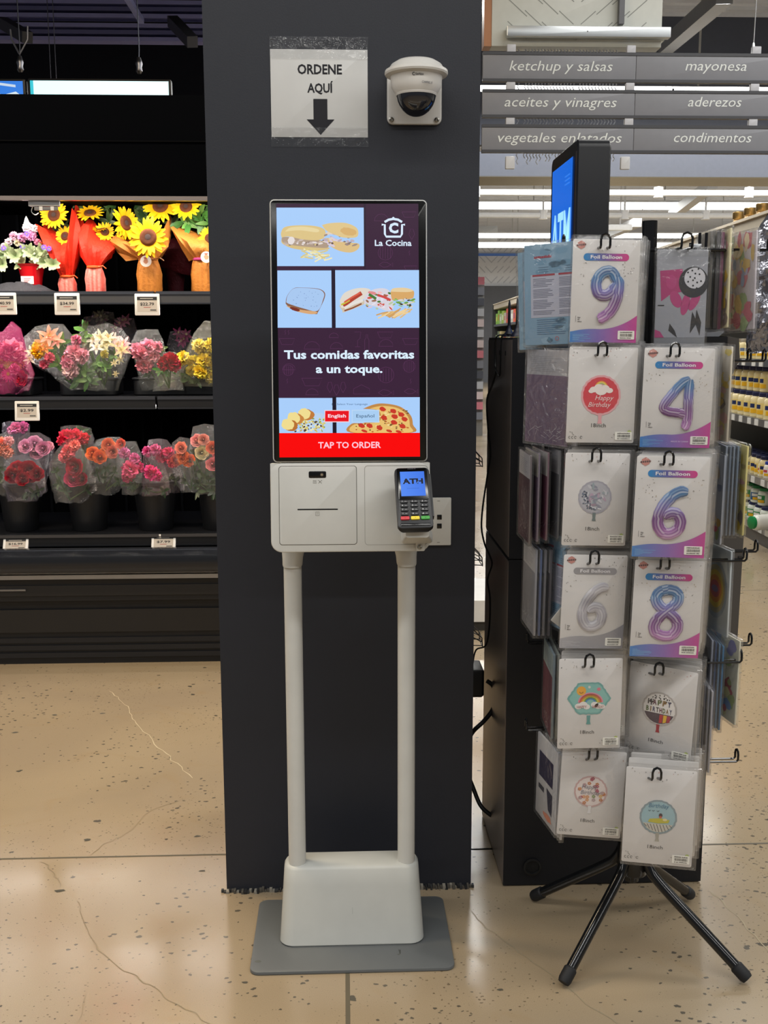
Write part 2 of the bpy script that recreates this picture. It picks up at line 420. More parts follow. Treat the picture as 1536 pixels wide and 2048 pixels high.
m = MB(); m.box(XR, 4.66, 0, XR + .04, 5.45, 2.47, BLK, 'satin'); fpart(m, 'side_panel')
m = MB(); m.box(XL, 4.68, 2.06, XR, 5.45, 2.47, 0x010205, 'dull'); m.box(XL, 4.672, 2.28, XR, 4.68, 2.285, 0x07080B, 'dull')
fpart(m, 'canopy')
m = MB(); m.box(XL, 4.675, 2.040, XR, 4.70, 2.058, 0x9C8F88, 'metal'); fpart(m, 'canopy_trim')
SH = {}
def shelf(nm, yf, ztop, rail_h, colr, depth, dark=0x141519):
    m = MB(); m.box(XL + .005, yf + .02, ztop - .03, XR - .005, yf + depth, ztop, dark, 'dull'); s_ = fpart(m, 'shelf')
    m = MB()
    for x0, x1 in ((XL + .005, -.838), (-.828, XR - .005)):
        m.box(x0, yf, ztop - rail_h, x1, yf + .02, ztop - .004, colr, 'satin')
        m.box(x0, yf - .006, ztop - .010, x1, yf + .02, ztop + .004, 0x6E7077, 'metal'); m.box(x0, yf - .006, ztop - rail_h, x1, yf, ztop - rail_h + .006, 0x5A5C62, 'metal')
    m.build('price_rail', s_); SH[nm] = (yf, ztop)
shelf('top', 4.80, 1.662, .052, 0x4A4B50, .58, 0x2A2A2C)
shelf('mid', 4.74, 1.200, .052, 0x17181C, .62)
shelf('deck', 4.70, .585, .050, 0x121317, .66)
# cooler lamp strips under the canopy and shelves
m = MB(); m.box(XL + .1, 4.705, 2.054, XR - .1, 4.73, 2.061, 0xFFF4E4, 'emit3'); fpart(m, 'lamp_strip')
area('cooler_lamp', (-1.05, 4.742, 2.052), 1.9, .04, 12.5, (1, .93, .86), (R(20), 0, 0))
area('cooler_lamp', (-1.05, 4.86, 1.622), 1.9, .04, 7, (1, .93, .88), (R(-12), 0, 0))
area('cooler_lamp', (-1.05, 4.80, 1.160), 1.9, .04, 5, (1, .93, .88), (R(-12), 0, 0))

# ---- flowers
def ipt(mb, c, d, up, ln, wd, bend, col, m='petal', tip=None, seg=3):      # one petal or leaf
    c, d = Vector(c), Vector(d).normalized(); sd = d.cross(Vector(up)).normalized(); n = sd.cross(d)
    v = []; f = []; cc = []
    for i in range(seg + 1):
        t = i / seg; q = wd * (S(math.pi * min(.95, .12 + t * .86)) ** .8); p = c + d * ln * t + n * bend * t * t * ln
        v += [p - sd * q / 2, p + n * (-.10 * q), p + sd * q / 2]; k = mix(col, tip if tip is not None else col, t); cc += [k] * 3
        if i:
            o = 3 * i - 3; f += [(o, o + 1, o + 4, o + 3), (o + 1, o + 2, o + 5, o + 4)]
    mb.add(v, f, cc, m)
_fm = {}
def flower_mesh(kind, col, tip=None, var=0):
    key = (kind, col, tip, var)
    if key in _fm: return _fm[key]
    r = random.Random(hash(kind) % 1000 if False else sum(map(ord, kind)) + var * 17); m = MB(); X = Vector((0, 0, 1))
    # local +Z is the face direction, radius about 1
    def ring(n, r0, ln, wd, tilt, bend, c, tp=None, ph=0, j=.12):
        for i in range(n):
            a = 6.283 * i / n + ph + r.uniform(-j, j); rad = Vector((Co(a), S(a), 0)); d = rad * Co(tilt) + X * S(tilt)
            ipt(m, rad * r0 + X * .02, d, X if tilt < 1.3 else -rad, ln * r.uniform(.88, 1.1), wd, bend, jit(c, .12, r), 'petal', tp)
    if kind == 'sunflower':
        ring(15, .36, .66, .26, .18, -.15, col, tip); ring(15, .34, .60, .24, .38, -.12, col, tip, .2)
        m.lathe([(.44, .03), (.40, .12), (.30, .15), (.16, .12), (.001, .10)], lambda p: mix(0x2A1410, 0x6B3A1C, p.xy.length / .42 * r.uniform(.6, 1)), 'rough', 22, caps=False)
        m.lathe([(.15, .125), (.10, .14), (.001, .13)], 0x40332F, 'rough', 14, caps=False)
    elif kind == 'gerbera':
        ring(18, .18, .80, .22, .15, -.12, col, tip); ring(16, .16, .6, .2, .4, -.1, col, tip, .2); m.lathe([(.22, .03), (.2, .14), (.001, .16)], 0xB8A030, 'rough', 14, caps=False)
    elif kind == 'lily':
        ring(6, .05, 1.0, .42, .35, -.25, col, tip, 0, .15)
        for i in range(6): a = i * 1.05; m.tube([(0, 0, 0), (.1 * Co(a), .1 * S(a), .3), (.2 * Co(a), .2 * S(a), .5)], .025, 0xE8DE9A, 'petal', 4)
        ring(5, .02, .6, .28, .9, -.1, col, tip, .5, .3)
    elif kind == 'rose':
        for k, (q0, h, n, fl) in enumerate(((.86, .50, 6, .42), (.70, .62, 5, .26), (.52, .72, 5, .14), (.35, .78, 4, .05), (.20, .80, 3, .0))):
            for i in range(n):
                a = 6.283 * i / n + k * .8 + r.uniform(-.15, .15); sp = 6.283 / n * .72; v = []; f = []; c = []; ck = jit(col, .14, r)
                for t in range(5):
                    tt = t / 4
                    for u in range(7):
                        uu = u / 3 - 1; rad = q0 * (.35 + .60 * tt ** .6) + fl * max(0, tt - .6) * (1.1 - .6 * uu * uu) + .05 * uu * (1 if k < 4 else .3) + .05 * tt * S(4.2 * uu + i * 2 + k); z = h * tt * (1 - .22 * uu * uu) + .05 * tt * S(5 * uu + i + 3 * k) - fl * .5 * max(0, tt - .75)
                        v.append((rad * Co(a + sp * uu), rad * S(a + sp * uu), z)); c.append(mix(mix(ck, 0x200008, .55), tip if tip is not None else ck, tt ** 1.5))  # petal root tint, deepened to paint shaded gaps between the petals
                        if t and u: o = t * 7 + u; f.append((o - 8, o - 7, o, o - 1))
                m.add(v, f, c, 'petal')
        m.lathe([(.001, .1), (.12, .3), (.10, .74), (.001, .78)], mix(col, 0, .25), 'petal', 10, caps=False)
    else:                                    # carnation: a ruffled ball
        for i in range(64):
            z = 1 - 1.45 * (i + .5) / 64; a = i * 2.39996; q = math.sqrt(max(0, 1 - z * z)); d = Vector((q * Co(a), q * S(a), z))
            tn = d.cross(Vector((r.uniform(-1, 1), r.uniform(-1, 1), r.uniform(-1, 1)))).normalized()
            ipt(m, d * .25, d, tn, .72 * r.uniform(.8, 1.12), .62, r.uniform(-.25, .25), jit(col, .16, r), 'petal', tip)
    _fm[key] = m.build('flower', smooth=60).data
    o = [x for x in COL.objects if x.data == _fm[key]][0]; bpy.data.objects.remove(o)
    return _fm[key]
YV = Vector((0, -1, 0))
def face_rot(d, spin=0):
    return Vector(d).to_track_quat('Z', 'Y') @ Matrix.Rotation(spin, 3, 'Z').to_quaternion()
def put_flower(parent, kind, px, py, y, rpx, col, tip=None, d=None, name=None):
    p = P(px, py, y); r_ = rpx * p.y / FPX * (1.12 if kind in ('carnation', 'rose', 'lily') else 1)
    o = link(name or kind, flower_mesh(kind, col, tip, rnd.randrange(3)), parent)
    d = d or (rnd.uniform(-.35, .35), -1, rnd.uniform(.0, .55))
    o.rotation_mode = 'QUATERNION'; o.rotation_quaternion = face_rot(d, rnd.uniform(0, 6)); o.scale = (r_, r_, r_)
    o.location = p - parent.location
    return o
def leaves(parent, spots, y, rpx, cols, n=5, name='foliage', base=None):
    m = MB()
    for px, py in spots:
        p = P(px, py, y) - parent.location
        for i in range(n):
            a = rnd.uniform(0, 6.283); d = Vector((Co(a), rnd.uniform(-.9, .1), S(a)))
            ipt(m, p, d, (0, -1, .2), rpx * y / FPX * rnd.uniform(.6, 1.05), rpx * y / FPX * rnd.uniform(.28, .42), rnd.uniform(-.3, .1), jit(rnd.choice(cols), .2), 'satin')
    if base is not None:
        for px, py in spots: m.tube([P(px, py, y) - parent.location, base], .0035, 0x3D5A2A, 'satin', 5)
    return m.build(name, parent)
GR = [0x2E4A24, 0x24401C, 0x3E5A2C, 0x4E6A3A]
def wrap_cone(parent, pts_top, pts_bot, y0, depth, col, m, name='wrap', nz=6, wav=.012, lbl=None):
    # a flared sheet of film: outline polyline of the rim (pixels), gathering to a narrower foot; front and back leaf
    mb = MB(); n = len(pts_top)
    for sgn in (-1, 1):
        v = []; f = []
        for j in range(nz + 1):
            t = j / nz
            for i in range(n):
                a = Vector(pts_top[i]); b = Vector(pts_bot[min(i * len(pts_bot) // n, len(pts_bot) - 1)] if len(pts_bot) != n else pts_bot[i])
                q = a.lerp(b, t); u = 2 * i / (n - 1) - 1
                yy = y0 + sgn * depth * math.sqrt(max(0, 1 - u * u)) * (1 - .55 * t) + rnd.uniform(-wav, wav)
                v.append(P(q.x + rnd.uniform(-2, 2), q.y + (rnd.uniform(-2, 2) if j else 0), yy) - parent.location)
                if i and j: o = j * n + i; f.append((o - n - 1, o - n, o, o - 1))
        mb.add(v, f, col, m)
    return mb.build(name, parent, smooth=180, label=lbl)
def c2(x, y): return (x / 3.4133, 370 + y / 3.4133)
def c3(x, y): return (x / 3.4133, 780 + y / 3.4133)
YT = 4.98
def bouquet(lbl, px, py, y, group=None, name='bouquet'):
    return thing(name, lbl, 'bouquet', P(px, py, y), group=group)

# -- top shelf: potted arrangement
zt = SH['top'][1] + .0015
b = thing('flower_arrangement', 'arrangement of pale variegated leaves and pink flowers in a red pot', 'flower arrangement', (P(65, 578, 4.93).x, 4.93, zt))
def on_shelf(px, y): return Vector((P(px, 580, y).x, y, zt))
m = MB(); r0, r1 = .036 * 1.0, .058
m.lathe([(.034, 0), (.040, .004), (.048, .07), (.060, .125), (.064, .128), (.060, .12), (.001, .115)], 0xC4101C, 'gloss', 26); m.build('pot', b)
m = MB(); m.slab(-.004, .055, .056, .034, .002, -.0585, -.056, 0xF1E9E9, 'paper', .0003)
for k in range(3): m.rect(-.02, .060 - k * .007, .012 - k * .006, .063 - k * .007, -.0588, 0xB05A60)
m.build('price_sticker', b)
for cx, cy in ((20, 480), (60, 455), (105, 490), (150, 470), (195, 450), (240, 480), (290, 455), (330, 505), (15, 545), (140, 530), (255, 525), (365, 545), (300, 530)):
    p = P(*c2(cx, cy), 4.90 + rnd.uniform(-.03, .04)) - b.location; m = MB()
    for k in range(11):
        a = k * 2.4; d = Vector((Co(a), -.55 - rnd.uniform(0, .3), S(a) + .2)); ipt(m, p, d, (0, -1, .1), .040 * rnd.uniform(.7, 1.15), .022, -.1, jit(0x6E8450, .2), 'satin', 0xB9C294)
    m.build('leaf_rosette', b)
for cx, cy, r_, c in ((95, 350, 30, 0xF2C4D8), (150, 360, 32, 0xE9A8CC), (215, 350, 34, 0xE8A6CE), (60, 390, 26, 0xF5DDE2), (120, 395, 24, 0xF0E3C8), (255, 390, 24, 0xE59AB0), (190, 290, 34, 0xF0DDE2), (235, 300, 26, 0xF6EEF0), (25, 420, 22, 0xF3D8DE), (280, 405, 18, 0xE07A5A)):
    put_flower(b, 'carnation', *c2(cx, cy), 4.93, r_ / 3.41, c)
for cx, cy in ((182, 333), (155, 420), (300, 425), (25, 432), (335, 435)): put_flower(b, 'gerbera', *c2(cx, cy), 4.89, 6, 0x5A3AA0, 0x7B5CC0)
m = MB(); p0 = P(*c2(185, 300), 4.93) - b.location; p1 = P(*c2(178, 212), 4.93) - b.location
m.loft([[p0 + Vector((q * Co(a), q * S(a), 0)) for a in [6.283 * k / 8 for k in range(8)]] if i == 0 else [p0.lerp(p1, t) + Vector((q * Co(a), q * S(a), 0)) for a in [6.283 * k / 8 for k in range(8)]] for i, (t, q) in enumerate(((0, .022), (.4, .014), (.8, .007), (1, .001)))], 0xF2F0F2, 'tissue'); m.build('paper_cone', b)

SUNF = (0xE6A400, 0xEDBE18)
def vase_wrap(b, foot_hw, foot_top_hw, tie_z, col, h_foot, tie_col, rim, tie_hw):
    # tissue foot standing on the shelf, a tie, and the flaring sheet above it
    m = MB(); L = []
    for t, q in ((0, foot_hw * .96), (.12, foot_hw), (.55, foot_hw * 1.02), (.85, (foot_hw + tie_hw) / 2), (1, tie_hw)):
        L.append([(q * (1 + .09 * S(5 * a + t * 3)) * Co(a), q * .8 * (1 + .09 * S(5 * a)) * S(a), t * tie_z) for a in [6.283 * k / 30 for k in range(30)]])
    m.loft(L, lambda p: mix(col, 0xFFE4DA, .22 + .12 * S(p.x * 300)) if tie_col == 0xD95A20 else mix(col, 0x8A4A16, .15 + .15 * S(p.x * 260)), 'tissue'); m.build('wrapped_foot', b, smooth=60)
    m = MB(); L = []; n = len(rim)
    p0 = b.location
    for j in range(6):
        t = j / 5; ring = []
        for i in range(n):
            a = math.pi * (1 - i / (n - 1)); e = P(*rim[i], YT - .05 + .02 * (i % 2)) - p0
            s0 = Vector((tie_hw * Co(a), -tie_hw * .8 * S(a), tie_z))
            q = s0.lerp(e, t ** .85); q.y += -.05 * S(math.pi * t) * S(a) + .006 * (i % 2); ring.append(q)
        L.append(ring)
    m.loft(L, lambda p: jit(col, .10), 'tissue', caps=False, closed=False)
    L2 = [[Vector((q.x * .96, q.y + .07 * (j / 5) + .01, q.z + .03 * (j / 5))) for q in r_] for j, r_ in enumerate(L)]
    m.loft(L2, lambda p: jit(col, .14), 'tissue', caps=False, closed=False); m.build('tissue_wrap', b, smooth=50)
    m = MB(); m.lathe([(tie_hw * 1.02, tie_z - .006), (tie_hw * 1.1, tie_z - .003), (tie_hw * 1.1, tie_z + .003), (tie_hw * 1.02, tie_z + .006)], tie_col, 'satin', 20); m.tube([(tie_hw * .8, -tie_hw, tie_z), (tie_hw * 1.5, -tie_hw * 1.2, tie_z + .004), (tie_hw * 1.9, -tie_hw, tie_z - .008)], .003, tie_col, 'satin', 5); m.build('tie_ribbon', b)
    return b
RED = 0xE03018
b1 = bouquet('sunflower bouquet in red tissue beside the red pot', 0, 0, 1); b1.location = on_shelf(135, 4.93)
vase_wrap(b1, .040, .030, .073, RED, .07, 0xD95A20, [c2(*p) for p in ((355, 500), (300, 400), (240, 262), (310, 300), (360, 370), (420, 400), (470, 390), (480, 250), (490, 155), (520, 200), (552, 300), (545, 480))], .029)
for cx, cy, r_ in ((370, 205, 98), (445, 350, 68)): put_flower(b1, 'sunflower', *c2(cx, cy), 4.96, r_ / 3.41, *SUNF, d=(-.2, -1, .2))
leaves(b1, [c2(330, 290), c2(400, 310), c2(450, 270)], 5.03, 16, GR, 6)
b2 = bouquet('red tissue sunflower bouquet standing next to the brown paper wrapped bouquet', 0, 0, 1); b2.location = on_shelf(191, 4.90)
vase_wrap(b2, .044, .034, .113, 0xE8301A, .1, 0xD95A20, [c2(*p) for p in ((545, 480), (525, 380), (530, 320), (570, 262), (610, 275), (650, 330), (690, 380), (740, 375), (785, 430), (760, 500), (720, 520))], .031)
for cx, cy, r_, d in ((615, 195, 92, (0, -.6, .8)), (715, 320, 66, (.3, -1, .3)), (680, 300, 50, (0, -.4, 1))): put_flower(b2, 'sunflower', *c2(cx, cy), 4.97, r_ / 3.41, *SUNF, d=d)
leaves(b2, [c2(560, 130), c2(660, 130), c2(720, 170), c2(600, 250), c2(540, 110), c2(700, 120)], 5.04, 20, GR, 6)
BR = 0xC07A32
b3 = bouquet('sunflower bouquet in brown paper with round tag, beside the red tissue bouquets', 0, 0, 1); b3.location = on_shelf(299, 4.93)
vase_wrap(b3, .055, .04, .150, BR, .14, 0xA86424, [c2(*p) for p in ((860, 520), (800, 460), (750, 380), (780, 345), (840, 370), (900, 400), (960, 420), (1060, 430), (1110, 400), (1125, 300), (1150, 235), (1165, 300), (1150, 420), (1100, 500))], .040)
for cx, cy, r_, d, yy in ((1012, 358, 130, (0, -1, .1), 4.83), (855, 260, 112, (.85, -.6, .1), 4.92), (1095, 145, 118, (0, -1, .5), 4.97), (830, 330, 60, (-.7, -.6, .1), 4.95)): put_flower(b3, 'sunflower', *c2(cx, cy), yy, r_ / 3.41, *SUNF, d=d)
leaves(b3, [c2(940, 170), c2(960, 240), c2(920, 300), c2(1000, 220), c2(960, 110), c2(780, 130), c2(740, 250), c2(1180, 260)], 5.02, 24, GR, 7)
b4 = bouquet('brown paper sunflower bouquet with pink ribbon, right beside the column', 0, 0, 1); b4.location = on_shelf(405, 4.93)
vase_wrap(b4, .050, .04, .150, BR, .14, 0xD0407A, [c2(*p) for p in ((1290, 520), (1240, 440), (1165, 290), (1180, 280), (1250, 330), (1330, 350), (1400, 370), (1460, 400), (1520, 380), (1560, 330), (1560, 420))], .036)
for cx, cy, r_, d in ((1270, 150, 96, (0, -1, .4)), (1432, 365, 76, (0, -1, .2)), (1500, 200, 80, (.2, -1, .3))): put_flower(b4, 'sunflower', *c2(cx, cy), 4.93, r_ / 3.41, *SUNF, d=d)
leaves(b4, [c2(1290, 260), c2(1340, 270), c2(1380, 230), c2(1400, 180), c2(1360, 200), c2(1250, 250), c2(1430, 260), c2(1420, 140)], 4.99, 30, [0x4E8A3A, 0x6FA04A, 0x3E6B2A], 6)
for bb, cx, cy in ((b3, 995, 520), (b4, 1408, 492)):
    m = MB(); p = P(*c2(cx, cy), 4.862) - bb.location; n = 24
    m.add([p + Vector((.025 * Co(6.283 * k / n), y_, .025 * S(6.283 * k / n))) for y_ in (0, .002) for k in range(n)], [tuple(range(n))] + [(k, n + k, n + (k + 1) % n, (k + 1) % n) for k in range(n)], 0xEDE3DA, 'paper')
    m.ell(p.x, p.z, .010, .012, p.y - .0006, 0xC98A6A, wob=.15); m.ell(p.x, p.z + .014, .009, .003, p.y - .0006, 0xB05040); m.build('round_tag', bb)
b5 = bouquet('dark maroon wrapped bouquet lying behind the brown paper bouquets', 0, 0, 1); b5.location = on_shelf(352, 5.16)
wrap_cone(b5, [c2(*p) for p in ((1120, 430), (1150, 380), (1190, 360), (1230, 400), (1290, 470), (1320, 560))], [c2(*p) for p in ((1100, 560), (1150, 575), (1200, 590), (1250, 610), (1290, 620), (1310, 625))], 5.12, .05, 0x4A0814, 'tissue')
m = MB(); m.lathe([(.035, 0), (.04, .06), (.055, .15), (.001, .15)], 0x3A0610, 'tissue', 18); m.build('wrapped_foot', b5)
# grey crumpled liner cloth at the front of the top shelf
m = MB(); v = []; f = []
for i in range(14):
    for j in range(7):
        x = -1.60 + i * .024; y = 4.812 + j * .02; h = .004 + .055 * max(0, S(math.pi * i / 13)) * S(math.pi * min(1, j / 6)) * rnd.uniform(.5, 1)
        v.append((x, y, zt + h))
        if i and j: o = i * 7 + j; f.append((o - 8, o - 1, o, o - 7))
m.add(v, f, 0x34343A, 'tissue'); o = m.build('shelf_liner', smooth=60, label='crumpled dark grey liner cloth on the shelf before the red pot', cat='cloth')
# hardware clamp under the canopy
cl_ = thing('label_holder', 'grey plastic label holder hanging under the cooler canopy edge', 'label holder', P(88, 402, 4.70))
m = MB(); m.slab(0, -.012, .13, .022, .003, -.01, .012, 0x9A9CA0, 'gloss', .002); m.build('bracket', cl_)
m = MB(); m.slab(.008, -.032, .10, .016, .003, -.006, .004, 0x6E7074, 'gloss', .002)
for x in (-.02, .028): m.box(x, -.008, -.04, x + .014, .002, -.022, 0xC9CACC, 'gloss')
m.build('clip', cl_)
m = MB(); m.tube(cat_spline([(-.05, 0, -.025), (-.055, 0, -.045), (-.04, 0, -.058), (-.025, 0, -.05)]), .002, 0xB9BABD, 'metal', 6); m.build('hook', cl_)

# -- middle shelf bouquets
def mid(lbl, foot, rim, y, wrapcol, wm, flowers, lv=(), lcols=GR, lr=20, group=None, foot_w=40):
    fx, fy = foot; b = bouquet(lbl, fx, fy, y)
    n = len(rim); bot = [(fx + (i / (n - 1) - .5) * foot_w, fy) for i in range(n)]
    for k, cx, cy, r_, c, *tp in flowers:
        put_flower(b, k, cx, cy, y - .03 + rnd.uniform(-.02, .02), r_, c, tp[0] if tp else None)
    if lv: leaves(b, lv, y - .005, lr, lcols, 6, base=Vector((0, .02, .01)))
    wrap_cone(b, rim, bot, y, .11, wrapcol, wm)
    return b
YM = 4.86
PK, HP, WH, YE, ORG = 0xEE9DB4, 0xE0307A, 0xF3EBE0, 0xF2DE5A, 0xF09A4A
def C2(L): return [c2(*p) for p in L]
def F2(L): return [(k, *c2(x, y), r_ / 3.41, *c) for k, x, y, r_, *c in L]
mid('mixed bouquet in pink tissue at the left end of the middle shelf', c2(60, 1425), C2([(-90, 1250), (-60, 1010), (20, 1000), (80, 930), (140, 980), (180, 1110), (235, 1290), (200, 1400)]), YM, 0xD84A8C, 'filmcol',
    F2([('carnation', 85, 1125, 72, PK), ('carnation', 30, 1140, 60, 0xE88AAE), ('carnation', 130, 1165, 50, 0xEBA0B8), ('gerbera', 55, 1225, 36, 0x8FA83A), ('gerbera', 130, 1215, 42, 0xE8A43A), ('gerbera', 60, 1290, 60, 0xD8488A), ('rose', 150, 1320, 50, 0xD02848), ('gerbera', 45, 1105, 22, 0x5A3AA0), ('carnation', 100, 1260, 40, 0xE670A0), ('carnation', -10, 1180, 50, YE)]), C2([(140, 1250), (20, 1280), (110, 1330)]))
mid('wide clear wrapped bouquet with orange lilies, yellow and pink flowers', c2(610, 1400), C2([(190, 1190), (165, 1040), (240, 965), (340, 945), (430, 950), (520, 1060), (600, 1150), (655, 1290)]), YM, 0xDDE0DA, 'filmhaze',
    F2([('lily', 335, 1030, 62, 0xE58A5A, 0xF0B0A0), ('lily', 390, 1060, 56, 0xEE9A80, 0xF3C0B0), ('lily', 300, 1075, 50, 0xE8A060, 0xF0B890), ('carnation', 265, 1140, 46, 0xF0B818), ('carnation', 250, 1105, 34, 0xE8C030), ('lily', 310, 1110, 44, 0xE89040, 0xF0A060), ('carnation', 340, 1180, 36, 0xE87088), ('carnation', 302, 1226, 32, 0xE0708A), ('carnation', 505, 1150, 62, PK), ('carnation', 560, 1170, 50, 0xEBA5B5), ('carnation', 470, 1215, 50, 0xE994AF), ('carnation', 480, 1265, 60, 0xF0C8D0), ('rose', 450, 1190, 26, 0xD01030), ('lily', 215, 1140, 40, 0xE8E4D0), ('lily', 205, 1190, 36, 0xF0E8D8), ('carnation', 520, 1060, 36, 0xE38AA8)]),
    C2([(560, 1260), (600, 1280), (540, 1320), (440, 1270), (420, 1080), (600, 1330), (400, 1220), (370, 1120)]), [0x4E8A3A, 0x6FA04A, 0x3E6B2A], 26, foot_w=70)
mid('clear wrapped bouquet of cream and pale pink flowers with dark stems', c2(700, 1405), C2([(600, 1170), (540, 1020), (560, 960), (640, 960), (740, 940), (830, 980), (880, 1040), (890, 1170)]), YM + .02, 0xDDE0DA, 'filmhaze',
    F2([('lily', 640, 1055, 46, WH, 0xF4EED8), ('lily', 690, 1040, 50, 0xEFE6CE), ('lily', 730, 1075, 46, 0xEDE5B0), ('lily', 660, 1110, 44, WH), ('lily', 740, 1040, 42, 0xEACFB0), ('lily', 700, 1110, 46, 0xF0EAC8), ('lily', 800, 1090, 48, 0xF0C8C8, 0xF3DAD0), ('lily', 845, 1080, 44, 0xEDB4B8), ('lily', 830, 1130, 46, 0xEED8A8), ('lily', 860, 1120, 40, 0xEFBDBD), ('lily', 780, 1050, 36, 0xF0D5CF), ('carnation', 715, 1155, 28, 0xD9CE6A), ('lily', 820, 1190, 30, 0xEDE2B8), ('lily', 780, 1215, 22, 0xEADBB0), ('lily', 790, 1290, 20, 0xD8C898)]),
    C2([(570, 1030), (600, 1060), (690, 1230), (740, 1240), (780, 1160), (660, 1210), (580, 990)]), [0x4F7A3A, 0x6FA048, 0x3C5A2C], 22, foot_w=60)
mid('pink carnation bouquet in clear wrap, left of the single red carnation', c2(1090, 1400), C2([(895, 1130), (890, 1080), (940, 990), (1000, 985), (1070, 985), (1110, 1060), (1130, 1130), (1140, 1250)]), YM, 0xDDE0DA, 'filmhaze',
    F2([('carnation', 1010, 1105, 52, 0xF0A0B8), ('carnation', 955, 1150, 54, 0xEE9AAE), ('carnation', 985, 1225, 58, 0xEC93A6), ('carnation', 1050, 1170, 46, 0xF0AAB8), ('carnation', 930, 1120, 40, 0xEF9DB4), ('carnation', 1075, 1110, 40, 0xEFA4B6)]), C2([(1090, 1120), (1060, 1130), (1030, 1270), (1100, 1300), (1120, 1340)]), foot_w=70)
mid('deep red carnation in its own clear sleeve between pink and yellow bouquets', c2(1150, 1405), C2([(1070, 1240), (1075, 1190), (1100, 1150), (1150, 1135), (1195, 1140), (1225, 1190), (1228, 1250)]), YM - .10, 0xDDE0DA, 'filmhaze',
    F2([('carnation', 1160, 1205, 62, 0xB80E34), ('carnation', 1120, 1225, 44, 0xA80C30), ('carnation', 1195, 1235, 40, 0xC01040)]), C2([(1140, 1265), (1165, 1250), (1095, 1260)]), [0x4E8A3A, 0x6FA04A], 18, foot_w=60)
mid('yellow carnation bouquet in clear wrap beside the column', c2(1330, 1380), C2([(1240, 1200), (1270, 1130), (1330, 1010), (1400, 925), (1460, 930), (1520, 980), (1540, 1200)]), YM, 0xE6E2C0, 'filmhaze',
    F2([('carnation', 1250, 1185, 50, YE), ('carnation', 1330, 1215, 52, YE), ('carnation', 1355, 1100, 48, 0xF0E080), ('carnation', 1400, 1120, 50, 0xF2E070), ('carnation', 1440, 1090, 46, YE), ('carnation', 1390, 1200, 50, 0xF3DC50), ('carnation', 1450, 1150, 50, 0xEFDA58), ('carnation', 1370, 1275, 50, 0xF0D648), ('carnation', 1440, 1310, 46, YE), ('carnation', 1310, 1265, 40, 0xF0DC60), ('carnation', 1430, 1240, 46, 0xF2DE5A), ('carnation', 1500, 1200, 50, YE)]), C2([(1290, 1320), (1260, 1290), (1350, 1340)]), foot_w=160)
for k, (cx, cy, c) in enumerate(((640, 930, 0x5A3A40), (850, 940, 0x8A4A60), (1230, 1030, 0x7A2A50), (700, 900, 0x5A5A40))):
    b = bouquet(['small dusky bouquet standing far back behind the cream bouquet', 'dusky pink bouquet at the back above the cream bouquet', 'dark purple bouquet standing behind the red carnation', 'dull green and brown bouquet at the back of the middle shelf'][k], *c2(cx, cy + 260), 5.22)
    for i in range(4): put_flower(b, 'lily', *c2(cx + rnd.uniform(-60, 60), cy + rnd.uniform(-20, 50)), 5.2, 11, c)
    wrap_cone(b, C2([(cx - 90, cy + 60), (cx - 70, cy - 30), (cx, cy - 40), (cx + 70, cy - 30), (cx + 90, cy + 60)]), C2([(cx - 30, cy + 260), (cx - 15, cy + 260), (cx, cy + 260), (cx + 15, cy + 260), (cx + 30, cy + 260)]), 5.22, .05, 0x8A8090, 'filmhaze')
# bins the middle bouquets stand in
for k, px in enumerate((20, 185, 330, 425)):
    c = P(px, 780, 5.0); t = thing('flower_bin', ['low black bin under the pink tissue bouquet', 'low black bin under the wide mixed bouquet', 'low black bin under the pink carnation bouquet', 'low black bin under the yellow carnations'][k], 'bin', (c.x, 5.0, SH['mid'][1] + .001))
    m = MB(); m.hslab(0, 0, .26, .20, .03, 0, .07, 0x131417, 'satin', .004); m.build('bin_body', t)
    m = MB(); m.hslab(0, 0, .275, .215, .035, .071, .08, 0x1B1C20, 'satin', .003); m.build('rim', t)

# -- bottom deck: black buckets and their bouquets
YB = 4.86; zd = SH['deck'][1] + .001
for k, (cx, wpx) in enumerate(((145, 290), (610, 300), (1065, 300), (1500, 300))):
    c = P(*c3(cx, 850), YB); rt_ = wpx / 2 / 3.4133 * YB / FPX; h = .225
    t = thing('flower_bucket', ['black bucket holding the deep red roses at the end of the row', 'black bucket holding coral carnations and orange roses', 'black bucket holding hot pink carnations', 'black bucket holding pink roses beside the column'][k], 'bucket', (c.x, YB, zd), group=None)
    m = MB(); m.lathe([(rt_ * .74, 0), (rt_ * .76, .004), (rt_ * .98, h), (rt_ * .94, h), (rt_ * .70, .01), (.001, .008)], 0x1B1C1F, 'satin', 30, caps=False); m.build('bucket_body', t)
    m = MB(); m.lathe([(rt_ * .97, h - .012), (rt_ * 1.05, h - .010), (rt_ * 1.05, h), (rt_ * .97, h + .002)], 0x242528, 'satin', 30); m.build('rim', t)
def C3(L): return [c3(*p) for p in L]
def F3(L): return [(k, *c3(x, y), r_ / 3.41, *c) for k, x, y, r_, *c in L]
YF = 4.80
def low(lbl, foot, rim, y, flowers, lv=(), wc=0xDADDDD, wm='filmhaze', fw=130, lr=20):
    return mid(lbl, c3(*foot), C3(rim), y, wc, wm, F3(flowers), C3(lv), [0x26401E, 0x1E3418, 0x34502A], lr * .8, foot_w=fw / 3.41)
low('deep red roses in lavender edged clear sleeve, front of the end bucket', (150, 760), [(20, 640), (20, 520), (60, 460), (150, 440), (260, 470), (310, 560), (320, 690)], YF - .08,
    [('rose', 130, 560, 66, 0xA8041E), ('rose', 205, 555, 70, 0xB00622), ('rose', 90, 585, 50, 0x9A0420), ('rose', 255, 580, 46, 0x8E0420), ('rose', 160, 610, 46, 0x98041E)], [(230, 700), (180, 700), (260, 690)], 0xC9BEDD, 'filmhaze', 190)
